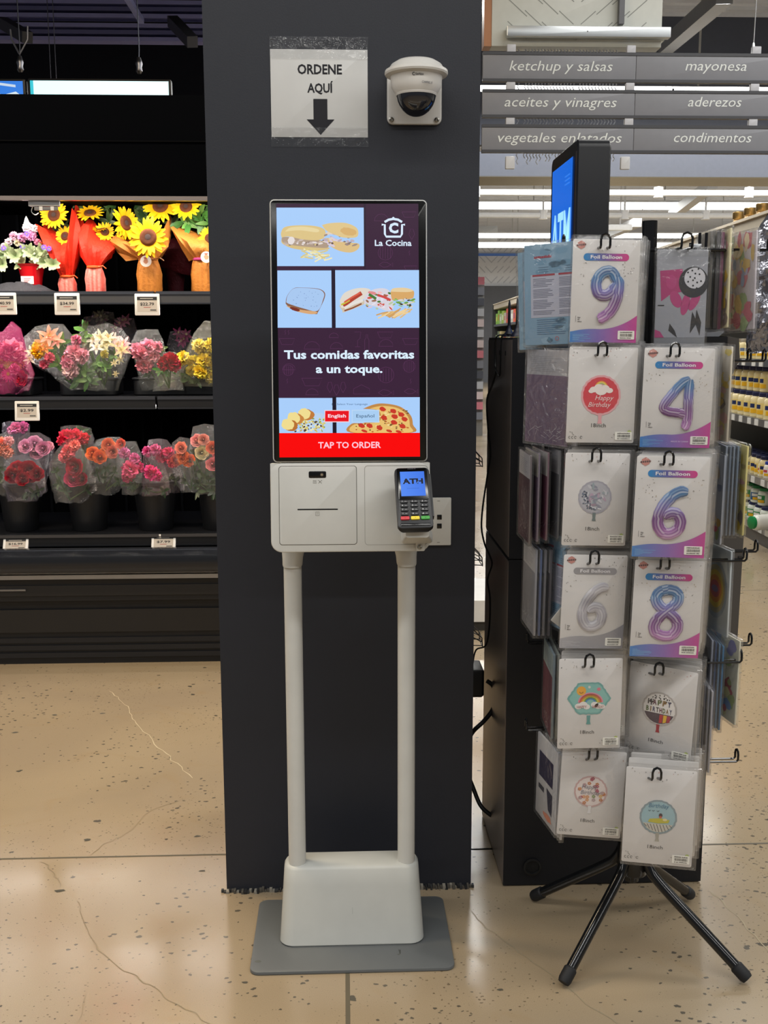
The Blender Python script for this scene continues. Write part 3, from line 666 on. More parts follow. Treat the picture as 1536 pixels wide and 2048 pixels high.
low('coral and pink flowers in clear sleeve at the end of the bottom row', (0, 720), [(-70, 600), (-60, 400), (0, 300), (50, 290), (100, 330), (110, 450), (90, 600)], YF - .01,
    [('carnation', 20, 375, 50, 0xEE8060), ('carnation', 45, 420, 46, 0xE8A090), ('carnation', -20, 400, 50, 0xF09070), ('carnation', 60, 350, 36, 0xF0B0B8)], [(0, 540), (30, 600)])
low('pale pink roses in frosted sleeve behind the deep red roses', (220, 700), [(110, 450), (120, 330), (190, 290), (270, 290), (340, 330), (375, 400), (340, 560)], YF + .05,
    [('rose', 180, 390, 46, 0xE09AB8), ('rose', 235, 370, 50, 0xE3A0BE), ('rose', 300, 400, 46, 0xDC90B0), ('rose', 250, 430, 46, 0xE8A8C0), ('rose', 330, 390, 34, 0xE090A8)], [], 0xD9CFE4)
low('pink flowers in tall sleeve at the back of the end bucket', (110, 640), [(10, 400), (8, 225), (60, 212), (140, 215), (205, 235), (205, 330), (190, 420)], YF + .12,
    [('carnation', 110, 260, 40, 0xDE6A9A), ('carnation', 155, 255, 40, 0xD860A0), ('carnation', 80, 275, 30, 0xE08AB0)], [], 0xC9BEDD)
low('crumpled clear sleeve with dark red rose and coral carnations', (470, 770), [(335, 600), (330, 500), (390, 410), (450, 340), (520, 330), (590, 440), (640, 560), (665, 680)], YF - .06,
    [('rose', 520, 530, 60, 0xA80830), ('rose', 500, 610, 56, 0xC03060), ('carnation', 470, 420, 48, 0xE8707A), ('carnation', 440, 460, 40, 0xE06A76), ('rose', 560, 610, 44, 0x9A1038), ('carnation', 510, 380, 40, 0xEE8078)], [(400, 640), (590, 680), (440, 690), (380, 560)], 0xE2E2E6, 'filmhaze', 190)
low('red carnation bouquet rising behind the crumpled clear sleeve', (560, 680), [(410, 400), (410, 250), (470, 240), (540, 240), (620, 260), (640, 330), (620, 500)], YF + .07,
    [('carnation', 460, 320, 56, 0xE02848), ('carnation', 520, 320, 52, 0xE8304A), ('carnation', 430, 345, 40, 0xE03A58), ('carnation', 570, 330, 42, 0xE2404A)], [(575, 270), (600, 300), (560, 280)], 0xD8D4D8)
low('orange roses in clear sleeve beside the red carnations', (700, 715), [(590, 520), (600, 420), (660, 340), (740, 320), (820, 320), (850, 420), (850, 560), (840, 660)], YF + .01,
    [('rose', 640, 440, 46, 0xF07A40), ('rose', 680, 460, 44, 0xEE7038), ('rose', 740, 375, 42, 0xF08058), ('rose', 770, 420, 42, 0xEE8A78), ('rose', 720, 430, 36, 0xF2946A), ('rose', 830, 370, 34, 0xE86A58)], [(720, 540), (780, 560), (700, 600), (810, 620), (660, 560)], 0xDADDDD, 'filmhaze', 170)
low('pink carnations in clear sleeve hanging over the third bucket', (900, 715), [(790, 480), (800, 400), (850, 350), (930, 350), (965, 440), (975, 560), (975, 700)], YF - .05,
    [('carnation', 890, 540, 58, 0xF06A98), ('carnation', 870, 590, 42, 0xEE6090), ('carnation', 940, 530, 44, 0xE8408A), ('carnation', 850, 430, 40, 0xD880B0), ('carnation', 920, 470, 40, 0xE070A8)], [(900, 650), (930, 670), (870, 640)])
low('hot pink carnation with barcode sticker in clear sleeve', (1060, 720), [(965, 560), (980, 440), (1010, 420), (1060, 420), (1110, 480), (1150, 590), (1165, 690)], YF - .09,
    [('carnation', 1040, 570, 52, 0xF0408C), ('carnation', 1020, 545, 36, 0xF04A94), ('carnation', 1070, 590, 36, 0xE63884)], [(1000, 680), (1120, 690)], 0xE0B8CC, 'filmhaze', 170)
low('crimson carnations behind the hot pink carnation', (1150, 700), [(1000, 440), (1010, 340), (1080, 330), (1140, 340), (1200, 420), (1240, 560), (1260, 680)], YF + .02,
    [('carnation', 1110, 450, 48, 0xD83A68), ('carnation', 1060, 410, 40, 0xE070A0), ('carnation', 1185, 490, 44, 0xE04A60), ('carnation', 1150, 430, 40, 0xDC4070), ('carnation', 1010, 420, 38, 0xE070A8)], [(1200, 620), (1160, 600)], 0xE0C8D4)
low('coral roses in clear sleeve left of the leafy pink rose bouquet', (1300, 700), [(1160, 520), (1170, 360), (1230, 320), (1290, 330), (1310, 420), (1320, 540), (1330, 660)], YF + .0,
    [('rose', 1250, 460, 46, 0xF07A38), ('rose', 1290, 480, 42, 0xEE6E30), ('rose', 1240, 400, 40, 0xEE8A70), ('rose', 1200, 480, 36, 0xE86A58)], [(1330, 430), (1310, 460), (1340, 490), (1270, 620)], 0xDADDDD)
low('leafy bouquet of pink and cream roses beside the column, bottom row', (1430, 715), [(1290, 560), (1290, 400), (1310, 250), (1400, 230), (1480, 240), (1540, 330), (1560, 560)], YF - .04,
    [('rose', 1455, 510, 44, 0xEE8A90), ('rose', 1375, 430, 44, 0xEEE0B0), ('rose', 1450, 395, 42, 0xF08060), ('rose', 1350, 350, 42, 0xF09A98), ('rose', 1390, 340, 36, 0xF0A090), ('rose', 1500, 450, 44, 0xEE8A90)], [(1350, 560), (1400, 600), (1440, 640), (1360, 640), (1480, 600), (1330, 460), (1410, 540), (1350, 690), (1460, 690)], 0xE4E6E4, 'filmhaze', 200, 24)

# -- electronic price tags clipped to the rails
def price_tag(lbl, corners, y, price, tilt):
    a, b_, c = P(*corners[0], y), P(*corners[1], y), P(*corners[2], y); wv = b_ - a; W_ = wv.length; H_ = (a - c).length
    t = thing('price_tag', lbl, 'price tag', (a + b_) / 2 + Vector((0, 0, -H_)), (R(tilt), math.atan2(0, 1), 0))
    m = MB(); m.slab(0, H_ / 2, W_, H_, .004, -.004, .006, 0xE9E7E5, 'satin', .0015); m.build('tag_frame', t)
    m = MB(); hw = W_ * .40
    m.rect(-hw, H_ * .16, hw, H_ * .86, -.0044, 0xB5ADA4); m.rect(-hw, H_ * .70, hw, H_ * .86, -.0047, 0x2A2A2C)
    m.rect(-hw * .7, H_ * .765, hw * .6, H_ * .79, -.005, 0xCFC9C2); m.text(price, 0, H_ * .46, H_ * .13, -.005, 0x2A2728, wd=W_ * .56, bold=.02)
    m.rect(-hw * .35, H_ * .36, hw * .35, H_ * .385, -.005, 0xA04A40); m.rect(hw * .3, H_ * .22, hw * .9, H_ * .27, -.005, 0x4A4A4A)
    m.build('tag_display', t); return t
def q2(x0, y0, x1, y1, f_): return [f_(x0, y0), f_(x1, y0), f_(x0, y1)]
price_tag('white price tag reading 40.99 below the red flower pot', q2(-62, 735, 107, 885, c2), 4.788, '$40.99', -3)
price_tag('white price tag reading 34.99 below the red tissue bouquets', q2(368, 737, 540, 887, c2), 4.788, '$34.99', -3)
price_tag('white price tag reading 22.79 below the round tagged sunflowers', q2(917, 742, 1087, 890, c2), 4.788, '$22.79', -3)
price_tag('price tag reading 2.99 on the middle shelf rail', q2(95, 75, 262, 210, c3), 4.728, '$2.99', -8)
price_tag('price tag reading 16.99 on the deck rail under the red roses', q2(12, 1005, 185, 1102, c3), 4.680, '$16.99', -25)
price_tag('price tag reading 7.99 on the deck rail under the pink carnations', q2(1028, 984, 1194, 1094, c3), 4.680, '$7.99', -25)

# -- things above the cooler
t = thing('display_screen', 'long glowing pale cyan display hanging above the flower cooler', 'screen', P(200, 193, 7))
a, b_ = P(62, 160, 7), P(340, 193, 7); m = MB(); W_, H_ = b_.x - a.x, a.z - b_.z
m.slab(0, H_ / 2, W_ + .03, H_ + .03, .01, .004, .06, 0x0A0B0E, 'satin', .003); m.build('screen_frame', t)
m = MB(); m.rect(-W_ / 2, 0, W_ / 2, H_, 0, 0xCFFCFF, 'emit1.4'); m.rect(-W_ / 2, 0, -W_ / 2 + .02, H_, -.001, 0x30C8D8, 'emit1'); m.build('screen_panel', t)
t = thing('display_screen', 'bright blue picture screen beside the glowing cyan display', 'screen', P(0, 193, 7))
m = MB(); m.slab(-.02, H_ / 2, .36, H_ + .03, .01, .004, .06, 0x0A0B0E, 'satin', .003); m.build('screen_frame', t)
m = MB(); m.rect(-.18, 0, .145, H_, 0, 0x2A7CE0, 'emit1'); m.poly([(-.18, .05), (-.02, .085), (.10, .07), (.10, .055), (-.02, .07), (-.18, .03)], -.001, 0xC8D8E8, 'emit1'); m.poly([(-.16, 0), (-.06, .035), (.02, .01), (.1, .03), (.14, 0)], -.0015, 0xD8E8F0, 'emit1'); m.build('screen_panel', t)
for k, (px, py) in enumerate(((40, 125), (278, 128))):
    p = P(px, py, 7.2); t = thing('beam_clamp', ['steel hanger with two hooks above the blue picture screen', 'small steel hanger above the glowing cyan display'][k], 'hanger', p)
    m = MB(); m.lathe([(.012, -.06), (.022, -.045), (.018, -.02), (.024, 0), (.018, .02), (.012, .04)], 0x8A8A90, 'metal', 10); m.build('clamp', t)
    m = MB(); m.tube([(0, 0, .03), (.004, 0, .09), (0, 0, 5 - p.z)], .004, 0x6A6C74, 'metal', 5); m.build('wire', t)
    if k == 0:
        m = MB(); m.tube([(0, 0, .05), (-.045, 0, .14), (-.05, 0, .2)], .006, 0x8A8A90, 'metal', 5); m.tube([(0, 0, .05), (.055, 0, .14), (.06, 0, .22)], .006, 0x8A8A90, 'metal', 5); m.build('hook', t)
for k, px in enumerate((97, 108)):
    p = P(px, 60, 7.6); m = MB(); m.tube([(p.x, 7.6, 5), (p.x, 7.6, P(px, 158, 7.6).z - .1)], .003, 0x4A4C58, 'metal', 4); struct(f'trim_{10 + k}', m)

# ================================================================== ORDER KIOSK
KX, WHT = .0108, 0xC6C6C1
ki = thing('order_kiosk', 'white self-order touchscreen kiosk on two posts in front of the dark column', 'kiosk', (KX, 2.39, 0))
m = MB(); m.hslab(0, .002, .478, .320, .022, 0, .009, 0x5D6061, 'satin', .002)
for p_, r_ in (((-.222, -.115), .008), ((.11, -.10), .004)): m.add([(p_[0] + r_ * Co(6.283 * k / 10), p_[1] + r_ * .6 * S(6.283 * k / 10), .0093) for k in range(10)], [tuple(range(10))], 0x565954, 'matte')
m.add([(.112, -.098, .0093), (.115, -.098, .0093), (.116, -.082, .0093), (.110, -.080, .0093)], [(0, 1, 2, 3)], 0x454745, 'matte')
m.build('base_plate', ki)
m = MB(); L = []
for t, ins in ((0, .003), (.02, 0), (.25, 0), (.5, 0), (.75, 0), (.95, 0), (.985, .003), (1, .009)):
    wd = .350 + (.328 - .350) * t - 2 * ins; y0 = -.062 + .055 * t + ins; y1 = .075 - ins
    L.append([(x, y, .0095 + .178 * t) for x, y in rr(0, (y0 + y1) / 2, wd, y1 - y0, .034, 8)])
m.loft(L, 0xB6B7B2, 'satin'); m.add([(.001, -.0475, .085), (.0016, -.0475, .085), (.0012, -.0437, .100), (.0008, -.0437, .100)], [(0, 1, 2, 3)], 0x8A8A86)
m.build('base_cover', ki)
for x in (-.1325, .1345):
    m = MB(); m.lathe([(.021, .17), (.021, .985)], WHT, 'satin', 28, (x, .020, 0)); m.build('post', ki)
for x, sx in ((-.1325, 1), (.1345, -1)):
    m = MB(); L = []
    for z, ex, wd in ((.930, 0, .043), (.934, .0005, .046), (.950, .002, .0475), (.975, .006, .055), (1.01, .008, .058)):
        L.append([(x + sx * ex * .5 + q, .016 + y, z) for q, y in rr(0, 0, wd, .052, .020, 6)])
    m.loft(L, WHT, 'satin'); m.build('post_collar', ki)
# tilted head: local x right, z up the tilted face, y into the machine
TILT = R(5.0); HB = Vector((KX, 2.285, P(700, 1104, 2.285).z))
HM = Matrix.Translation(HB) @ Matrix.Rotation(-TILT, 4, 'X'); HI = HM.inverted()
def K(px, py, off=0.):                  # pixel to head-local (x, z) on the face
    o = HI @ Vector((0, 0, CAMH)); d = HI.to_3x3() @ ray(px, py); t = (off - o.y) / d.y
    return (o.x + d.x * t, o.z + d.z * t)
def head(mb, name, parent=None, **k):
    o = mb.build(name, parent or ki, **k)
    if not parent: o.location = HB - Vector(ki.location); o.rotation_euler = (-TILT, 0, 0)
    return o
zb, zs, ztp = K(700, 1104)[1], K(700, 925)[1], K(700, 398)[1]
xl, xr = K(541, 1010)[0], K(860, 900)[0]; xc = (xl + xr) / 2; HWD = xr - xl
m = MB(); m.slab(xc, (zs + zb) / 2, HWD, zs - zb, .024, 0, .055, WHT, 'satin', .004); m.box(xc - HWD / 2, .006, zs - .04, xc + HWD / 2, .055, zs - .002, WHT, 'satin')
m.box(xc - HWD / 2 + .0005, .001, zs - .03, xc + HWD / 2 - .0005, .055, zs - .0015, WHT, 'satin')
pan = head(m, 'control_panel')
sx0, sz1 = K(537, 400); sx1, sz0 = K(857, 923); bw = sx1 - sx0
m = MB(); m.slab((sx0 + sx1) / 2, (zs + ztp) / 2, bw - .004, ztp - zs - .002, .010, -.001, .036, 0xB9BAB8, 'satin', .003); dsp = head(m, 'display_housing')
m = MB(); m.slab((sx0 + sx1) / 2, (zs + ztp) / 2, bw - .009, ztp - zs - .007, .008, -.0022, .004, 0x050506, 'gloss', .0008); head(m, 'bezel', dsp)
# ---- the picture on the screen
A_ = K(553, 411); B_ = K(838, 411); C_ = K(839, 913); D_ = K(560, 913)
def sc(u, v):                            # crop pixel of the photo (1365 x 2048 view of 360 x 540) to screen point
    return K(520 + u * .26374, 390 + v * .26367)
m = MB(); y = -.0026; EM = 'emit'
def q4(pts, y, col): m.poly([sc(*p) for p in pts], y, col, EM)
q4([(122, 68), (1200, 68), (1212, 1985), (150, 1990)], y, 0x3A2138)
SKY = 0xA9CEFA
icon = 0x5A3256
def ip(pts, cx, cy, k, w_=3.0):
    m.stroke([sc(cx + a * k, cy + b * k) for a, b in pts], w_ * .0002637 * 1.0, y - .0002, icon, EM)
BOWL = [(-60, 0), (60, 0), (40, 45), (-40, 45), (-60, 0)]; STEAM = [(0, -20), (6, -32), (-2, -44), (6, -56)]
DOME = [(-60, 20), (60, 20), (52, -10), (28, -32), (0, -38), (-28, -32), (-52, -10), (-60, 20)]; GLASS = [(-24, -60), (24, -60), (18, -10), (0, 4), (0, 50), (-20, 52), (20, 52)]
FISH = [(-60, 0), (-20, -26), (20, -20), (50, 0), (70, -20), (70, 20), (50, 0), (20, 20), (-20, 24), (-60, 0)]; BOT = [(-16, 60), (-16, -20), (-6, -36), (-6, -60), (6, -60), (6, -36), (16, -20), (16, 60), (-16, 60)]
LEAF = [(0, 50), (-22, 10), (-10, -30), (10, -30), (22, 10), (0, 50)]; CAKE = [(-60, 40), (-60, 0), (0, -30), (60, 0), (60, 40), (-60, 40)]
for sh, cx, cy, k in ((BOWL, 205, 1090, 1), (STEAM, 190, 1080, 1), (STEAM, 215, 1080, 1), (DOME, 395, 1150, 1), (DOME, 580, 1150, .8), (GLASS, 740, 1100, 1), (BOT, 810, 1120, 1), (DOME, 955, 1130, .9), (BOWL, 1140, 1090, 1), (BOWL, 950, 1040, 1), (BOWL, 395, 1390, 1.3), (STEAM, 205, 1450, 1), (LEAF, 530, 1450, 1), (LEAF, 580, 1470, 1), (LEAF, 630, 1450, 1), (CAKE, 770, 1470, 1), (FISH, 950, 1500, .9), (STEAM, 1140, 1450, 1), (DOME, 220, 1310, .8), (DOME, 395, 1500, .8), (FISH, 1140, 1490, .8), (BOWL, 1130, 130, .9), (DOME, 920, 180, .9), (STEAM, 1130, 480, 1), (FISH, 950, 530, .8), (BOWL, 1140, 540, .8), (LEAF, 1150, 290, 1), (DOME, 560, 1070, .6)):
    ip(sh, cx, cy, k)
for cx, cy, r_ in ((955, 1365, 60), (950, 440, 55), (215, 1330, 40), (1130, 1300, 45)):
    ip([(r_ * Co(a), r_ * S(a)) for a in [6.283 * i / 16 for i in range(17)]], cx, cy, 1)
    for i in range(-2, 3): ip([(i * r_ * .35, -r_ * .8), (i * r_ * .35, r_ * .8)], cx, cy, 1)
y1_ = y - .0005
for r4 in (((125, 98), (786, 98), (789, 541), (131, 541)), ((132, 574), (541, 574), (545, 1008), (135, 1008)), ((570, 572), (1205, 571), (1207, 1008), (574, 1008)), ((143, 1540), (549, 1540), (551, 1806), (147, 1806)), ((578, 1536), (1211, 1534), (1211, 1806), (581, 1806))):
    q4(r4, y1_, SKY)
q4([(786, 68), (802, 68), (802, 560), (786, 560)], y - .0003, 0x2E1E30); q4([(541, 560), (570, 560), (574, 1010), (545, 1010)], y - .0003, 0x241A2C); q4([(549, 1530), (578, 1530), (581, 1806), (551, 1806)], y - .0003, 0x1F1826)
yy_ = [y1_ - .0002]
def blob(cx, cy, a, b, col, rot=0, wob=.08, n=22):
    yy_[0] -= .000006; p = []
    for k in range(n):
        t = 6.283 * k / n; q = 1 + rnd.uniform(-wob, wob); x, z = a * q * Co(t), b * q * S(t)
        p.append(sc(cx + x * Co(rot) - z * S(rot), cy + x * S(rot) + z * Co(rot)))
    m.poly(p, yy_[0], col, EM)
def bun(pts, col):
    yy_[0] -= .000006; m.poly([(a.x, a.y) for a in [Vector((*sc(p.x, p.y), 0)) for p in cat_spline([(*q, 0) for q in pts + [pts[0]]], 5)[:-1]]], yy_[0], col, EM)
def strip(x0, y0, x1, y1, w_, col):
    yy_[0] -= .000004; m.stroke([sc(x0, y0), sc((x0 + x1) / 2 + rnd.uniform(-4, 4), (y0 + y1) / 2 + rnd.uniform(-6, 6)), sc(x1, y1)], w_ * .0002637, yy_[0], col, EM)
# long sandwich
bun([(165, 330), (170, 370), (260, 410), (420, 425), (510, 415), (520, 400), (400, 385), (250, 360)], 0xD8BE84)
bun([(165, 340), (200, 320), (480, 350), (515, 400), (420, 400), (260, 385), (180, 365)], 0xB09A86)
for i in range(34): blob(rnd.uniform(190, 500), rnd.uniform(335, 385), rnd.uniform(8, 22), rnd.uniform(4, 9), rnd.choice([0x8A7468, 0xC9B8B0, 0xE6DCDA, 0x6E5A50, 0xD9C48A, 0xB9A69A]), rnd.uniform(-.4, .4))
bun([(165, 325), (160, 290), (190, 245), (300, 232), (420, 238), (490, 265), (490, 320), (440, 345), (330, 340), (220, 318)], 0xDDC488)
bun([(190, 280), (230, 250), (330, 242), (440, 262), (430, 285), (300, 270)], 0xE8D6A2)
bun([(490, 330), (520, 380), (600, 425), (690, 438), (745, 410), (745, 370), (640, 360), (560, 330)], 0xDCBE86)
for i in range(40): blob(rnd.uniform(495, 740), rnd.uniform(285, 385), rnd.uniform(8, 24), rnd.uniform(5, 12), rnd.choice([0x8A7A7A, 0xD8CADA, 0x6A5650, 0xBFAEB8, 0xE0D0C0, 0xA08A80]), rnd.uniform(-.6, .6))
bun([(470, 230), (540, 215), (650, 215), (730, 250), (745, 300), (720, 325), (630, 325), (560, 300), (500, 270)], 0xE0C68C)
blob(670, 280, 60, 30, 0xD8B070, .2)
blob(238, 348, 26, 30, 0xE6DEDC, .3)
for i in range(26): x = rnd.uniform(330, 520); yq = rnd.uniform(415, 500); a = rnd.uniform(-.9, .9); strip(x - 34 * Co(a), yq - 20 * S(a), x + 34 * Co(a), yq + 20 * S(a), 11, rnd.choice([0xE8DCA0, 0xD9C887, 0xF0E8BC]))
# flat sugared bun
bun([(195, 825), (205, 770), (255, 710), (330, 705), (440, 712), (490, 740), (488, 790), (440, 890), (420, 905), (300, 890), (220, 850)], 0x8A6048)
bun([(200, 840), (300, 870), (420, 885), (430, 900), (380, 905), (280, 885), (210, 850)], 0xD8A878)
bun([(200, 810), (210, 765), (255, 712), (335, 707), (440, 716), (484, 745), (480, 790), (436, 880), (330, 862), (215, 825)], 0xA8C8F0)
for i in range(26): blob(rnd.uniform(240, 450), rnd.uniform(730, 850), rnd.uniform(2, 5), rnd.uniform(2, 3), 0x7F9CC8)
blob(265, 868, 40, 12, 0x7A3020, .3)
# cut sandwich with salad and fries
bun([(600, 840), (625, 880), (640, 890), (790, 830), (790, 800), (700, 830)], 0xD0C0A8)
bun([(605, 800), (640, 745), (720, 712), (800, 708), (840, 730), (790, 790), (690, 830), (620, 860)], 0xE0D8CC)
strip(630, 840, 770, 745, 34, 0xB0402C); strip(640, 860, 780, 800, 22, 0xE6E0DA); strip(640, 880, 770, 826, 12, 0x8A4A30); strip(615, 835, 680, 800, 14, 0xC8C040); strip(640, 815, 760, 742, 14, 0xD86048)
bun([(790, 830), (800, 760), (870, 715), (960, 715), (1000, 770), (1010, 860), (960, 880), (880, 850)], 0xD8D4DE)
for i in range(30): blob(rnd.uniform(810, 1000), rnd.uniform(740, 870), rnd.uniform(8, 22), rnd.uniform(4, 9), rnd.choice([0x4E7A3A, 0xE4E0F0, 0xD05848, 0xF0C0C0, 0xB8C8A0, 0x9A6A50, 0xE8E2EE]), rnd.uniform(-.6, .9))
blob(850, 745, 34, 12, 0xE08A8A, .2); strip(890, 760, 990, 800, 20, 0xD04A48); strip(825, 755, 880, 790, 22, 0x4A7A38)
bun([(1000, 800), (990, 740), (1010, 712), (1090, 708), (1160, 725), (1165, 770), (1140, 790)], 0xD8A868)
bun([(990, 735), (1010, 710), (1100, 706), (1160, 726), (1120, 738)], 0xE6CDA0)
for i in range(26): blob(rnd.uniform(1005, 1175), rnd.uniform(790, 850), rnd.uniform(8, 20), rnd.uniform(4, 9), rnd.choice([0x6FA048, 0x9CC070, 0x4A3A30, 0xD8D0C8, 0xB8D090]), rnd.uniform(-.6, .6))
for i in range(22): x = rnd.uniform(900, 1110); strip(x - 45, 915 + rnd.uniform(-8, 24), x + 45, 880 + rnd.uniform(-22, 14), 11, rnd.choice([0xE0B878, 0xD0A060, 0xEED09A]))
# pasta with bread, pizza
blob(420, 1760, 120, 110, 0xB8D2EE)
def clipy(v): return min(v, 1803)
for i in range(120): blob(rnd.uniform(260, 490), clipy(rnd.uniform(1690, 1795)), rnd.uniform(4, 12), 6, rnd.choice([0xE0D070, 0xD8C860, 0x8AA040, 0xF0E8B0, 0xC8A850, 0x4A3A30]), rnd.uniform(-.8, .8), n=10)
for cx, cy, c in ((345, 1660, 0xC07A3A), (265, 1690, 0xC88440), (220, 1740, 0xB87030)):
    blob(cx + 14, cy + 8, 54, 42, c, .2); blob(cx - 8, cy, 48, 42, 0xF0DC90, .3)
bun([(780, 1622), (860, 1590), (940, 1582), (1060, 1605), (1140, 1670), (1158, 1740), (1150, 1803), (690, 1803), (695, 1735), (800, 1725), (900, 1640)], 0xC08848)
bun([(830, 1620), (930, 1600), (1050, 1620), (1120, 1680), (1135, 1750), (1128, 1803), (715, 1803), (715, 1740), (900, 1720), (905, 1640)], 0xE8C070)
for i in range(90):
    x, v_ = rnd.uniform(725, 1125), rnd.uniform(1625, 1797)
    if v_ < 1730 and x < 905: continue
    blob(x, v_, rnd.uniform(5, 12), rnd.uniform(3, 7), rnd.choice([0xF0D898, 0xD89A50, 0x7A5A30, 0xB8602C]), n=9)
for x, v_ in ((930, 1625), (1010, 1640), (1070, 1665), (1095, 1700), (940, 1690), (1015, 1725), (1080, 1755), (905, 1765), (980, 1790), (830, 1750), (770, 1750), (790, 1790), (1020, 1680), (1050, 1795)): blob(x, clipy(v_), 24, 17 if v_ < 1788 else 10, 0xC83A28, .3, .12); 
yl = yy_[0] - .0003
q4([(147, 1806), (1211, 1804), (1212, 1984), (149, 1990)], yl, 0xFA0000)
q4([(490, 1632), (679, 1632), (677, 1724), (488, 1724)], yl - .0001, 0xF4D8DC); q4([(495, 1638), (674, 1638), (672, 1718), (493, 1718)], yl - .0002, 0xE8101C)
q4([(696, 1630), (903, 1630), (905, 1726), (696, 1726)], yl - .0001, 0xBCD8F4); q4([(702, 1636), (898, 1636), (899, 1720), (702, 1720)], yl - .0002, 0xA9CEF2)
yl -= .0005
def stx(t, x0, x1, base, cap, col, bold=0, al='c'):
    a, b = sc(x0, base), sc(x1, base); h = sc(x0, base - cap)[1] - a[1]
    m.text(t, (a[0] + b[0]) / 2, a[1], h, yl, col, EM, wd=b[0] - a[0], bold=bold)
stx('English', 516, 652, 1688, 25, 0xF8E4EC, .02); stx('Español', 730, 866, 1688, 25, 0x3A5878, .004); stx('Select Your Language', 584, 815, 1594, 14, 0x3A5A80)
m.ring(*sc(556, 1588), .0028, .0028, .0009, yl, 0x1A2A40, EM, 14)
stx('La Cocina', 870, 1148, 389, 44, 0xDDEEFF, .022); stx('Tus comidas favoritas', 184, 1168, 1243, 62, 0xDDF0FF, .03); stx('a un toque.', 424, 928, 1350, 60, 0xDDF0FF, .03); stx('TAP TO ORDER', 442, 916, 1920, 46, 0xFFC8D8, .022)
LG = 0xD8EAFC; ws = 17 * .0002637
m.stroke([sc(922, 230), sc(945, 230), sc(946, 300), sc(956, 320), sc(1064, 320), sc(1075, 300), sc(1076, 230), sc(1098, 230)], ws, yl, LG, EM)
m.stroke([sc(944, 210), sc(975, 192), sc(1010, 186), sc(1046, 192), sc(1076, 210)], ws * 1.1, yl, LG, EM); m.ell(*sc(1010, 180), .0026, .0026, yl, LG, EM, 12)
stx('C', 976, 1048, 290, 72, LG, .05)
head(m, 'screen', dsp, smooth=0)
# ---- control panel details
def pc(u, v): return K(520 + u * .28646, 900 + v * .28646)     # view 1536 wide of 440 px
def seam(mb, u0, v0, u1, v1, r_, y_, w_, col):
    a, b = pc(u0, v0), pc(u1, v1); pts = rr((a[0] + b[0]) / 2, (a[1] + b[1]) / 2, abs(b[0] - a[0]), abs(a[1] - b[1]), r_, 5)
    mb.stroke(pts + [pts[0], pts[1]], w_, y_, col, 'matte')
m = MB(); a, b = pc(131, 115), pc(677, 658); m.slab((a[0] + b[0]) / 2, (a[1] + b[1]) / 2, b[0] - a[0] - .001, a[1] - b[1] - .001, .006, -.0012, .004, WHT, 'satin', .0008)
seam(m, 131, 115, 677, 658, .006, -.0004, .0012, 0x55554F); m.build('service_door', pan)
m = MB(); a, b = pc(340, 148), pc(462, 194); m.slab((a[0] + b[0]) / 2, (a[1] + b[1]) / 2, b[0] - a[0], a[1] - b[1], .003, -.0022, .002, 0x0C0B0C, 'gloss', .0006)
c = pc(432, 172); m.ell(c[0], c[1], .0040, .0040, -.0025, 0x4A443C, 'gloss'); m.ell(c[0], c[1], .0022, .0022, -.0027, 0x9A8A70, 'gloss'); m.build('scanner_window', pan)
m = MB(); a, b = pc(262, 411), pc(544, 418); m.slab((a[0] + b[0]) / 2, (a[1] + b[1]) / 2, b[0] - a[0], a[1] - b[1], .0008, -.0016, .002, 0x101010, 'matte', .0003); m.build('receipt_slot', pan)
m = MB(); ic = 0x77756E; yk = -.0015
for i in range(3):
    for j in range(3):
        x, z = pc(373 + i * 9, 213 + j * 9); m.rect(x - .0008, z - .0008, x + .0008, z + .0008, yk, ic)
for i, (u0, v0, u1, v1) in enumerate(((405, 211, 411, 211), (405, 211, 405, 216), (432, 211, 426, 211), (432, 211, 432, 216), (405, 231, 411, 231), (432, 231, 426, 231), (411, 215, 428, 228), (411, 228, 428, 215), (418, 214, 418, 229))): m.stroke([pc(u0, v0), pc(u1, v1)], .0007, yk, ic)
for u0, v0, u1, v1 in ((389, 432, 413, 432), (389, 458, 413, 458), (389, 432, 389, 458), (413, 432, 413, 458), (396, 440, 408, 440), (396, 448, 404, 448)): m.stroke([pc(u0, v0), pc(u1, v1)], .0006, yk, ic)
m.build('icon_marking', pan, smooth=0)
m = MB(); seam(m, 730, 110, 1170, 658, .007, -.0003, .0012, 0x9E9D97); m.build('panel_groove', pan, smooth=0)
# bracket that carries the card terminal
m = MB(); L = []
for u, v, yq, wd in ((1090, 600, 0, .068), (1090, 600, -.03, .068), (1085, 570, -.055, .060), (1080, 545, -.085, .050)):
    x, z = pc(u, v); L.append([(x + q, yq, z + e) for q, e in rr(0, 0, wd, .026, .006, 4)])
m.loft(L[::-1], WHT, 'satin'); br = head(m, 'terminal_bracket', pan)
m = MB(); x, z = pc(1112, 674); m.slab(x + .002, z + .002, .020, .022, .004, -.012, .0, WHT, 'satin', .002); m.build('bracket_foot', pan)
m = MB(); m.lathe([(.0055, 0), (.0055, .002), (.003, .003), (.0015, .002)], 0x8A8880, 'metal', 12, (0, 0, 0)); o = m.build('screw', pan); o.location = (x, -.0125, z); o.rotation_euler = (R(90), 0, 0)

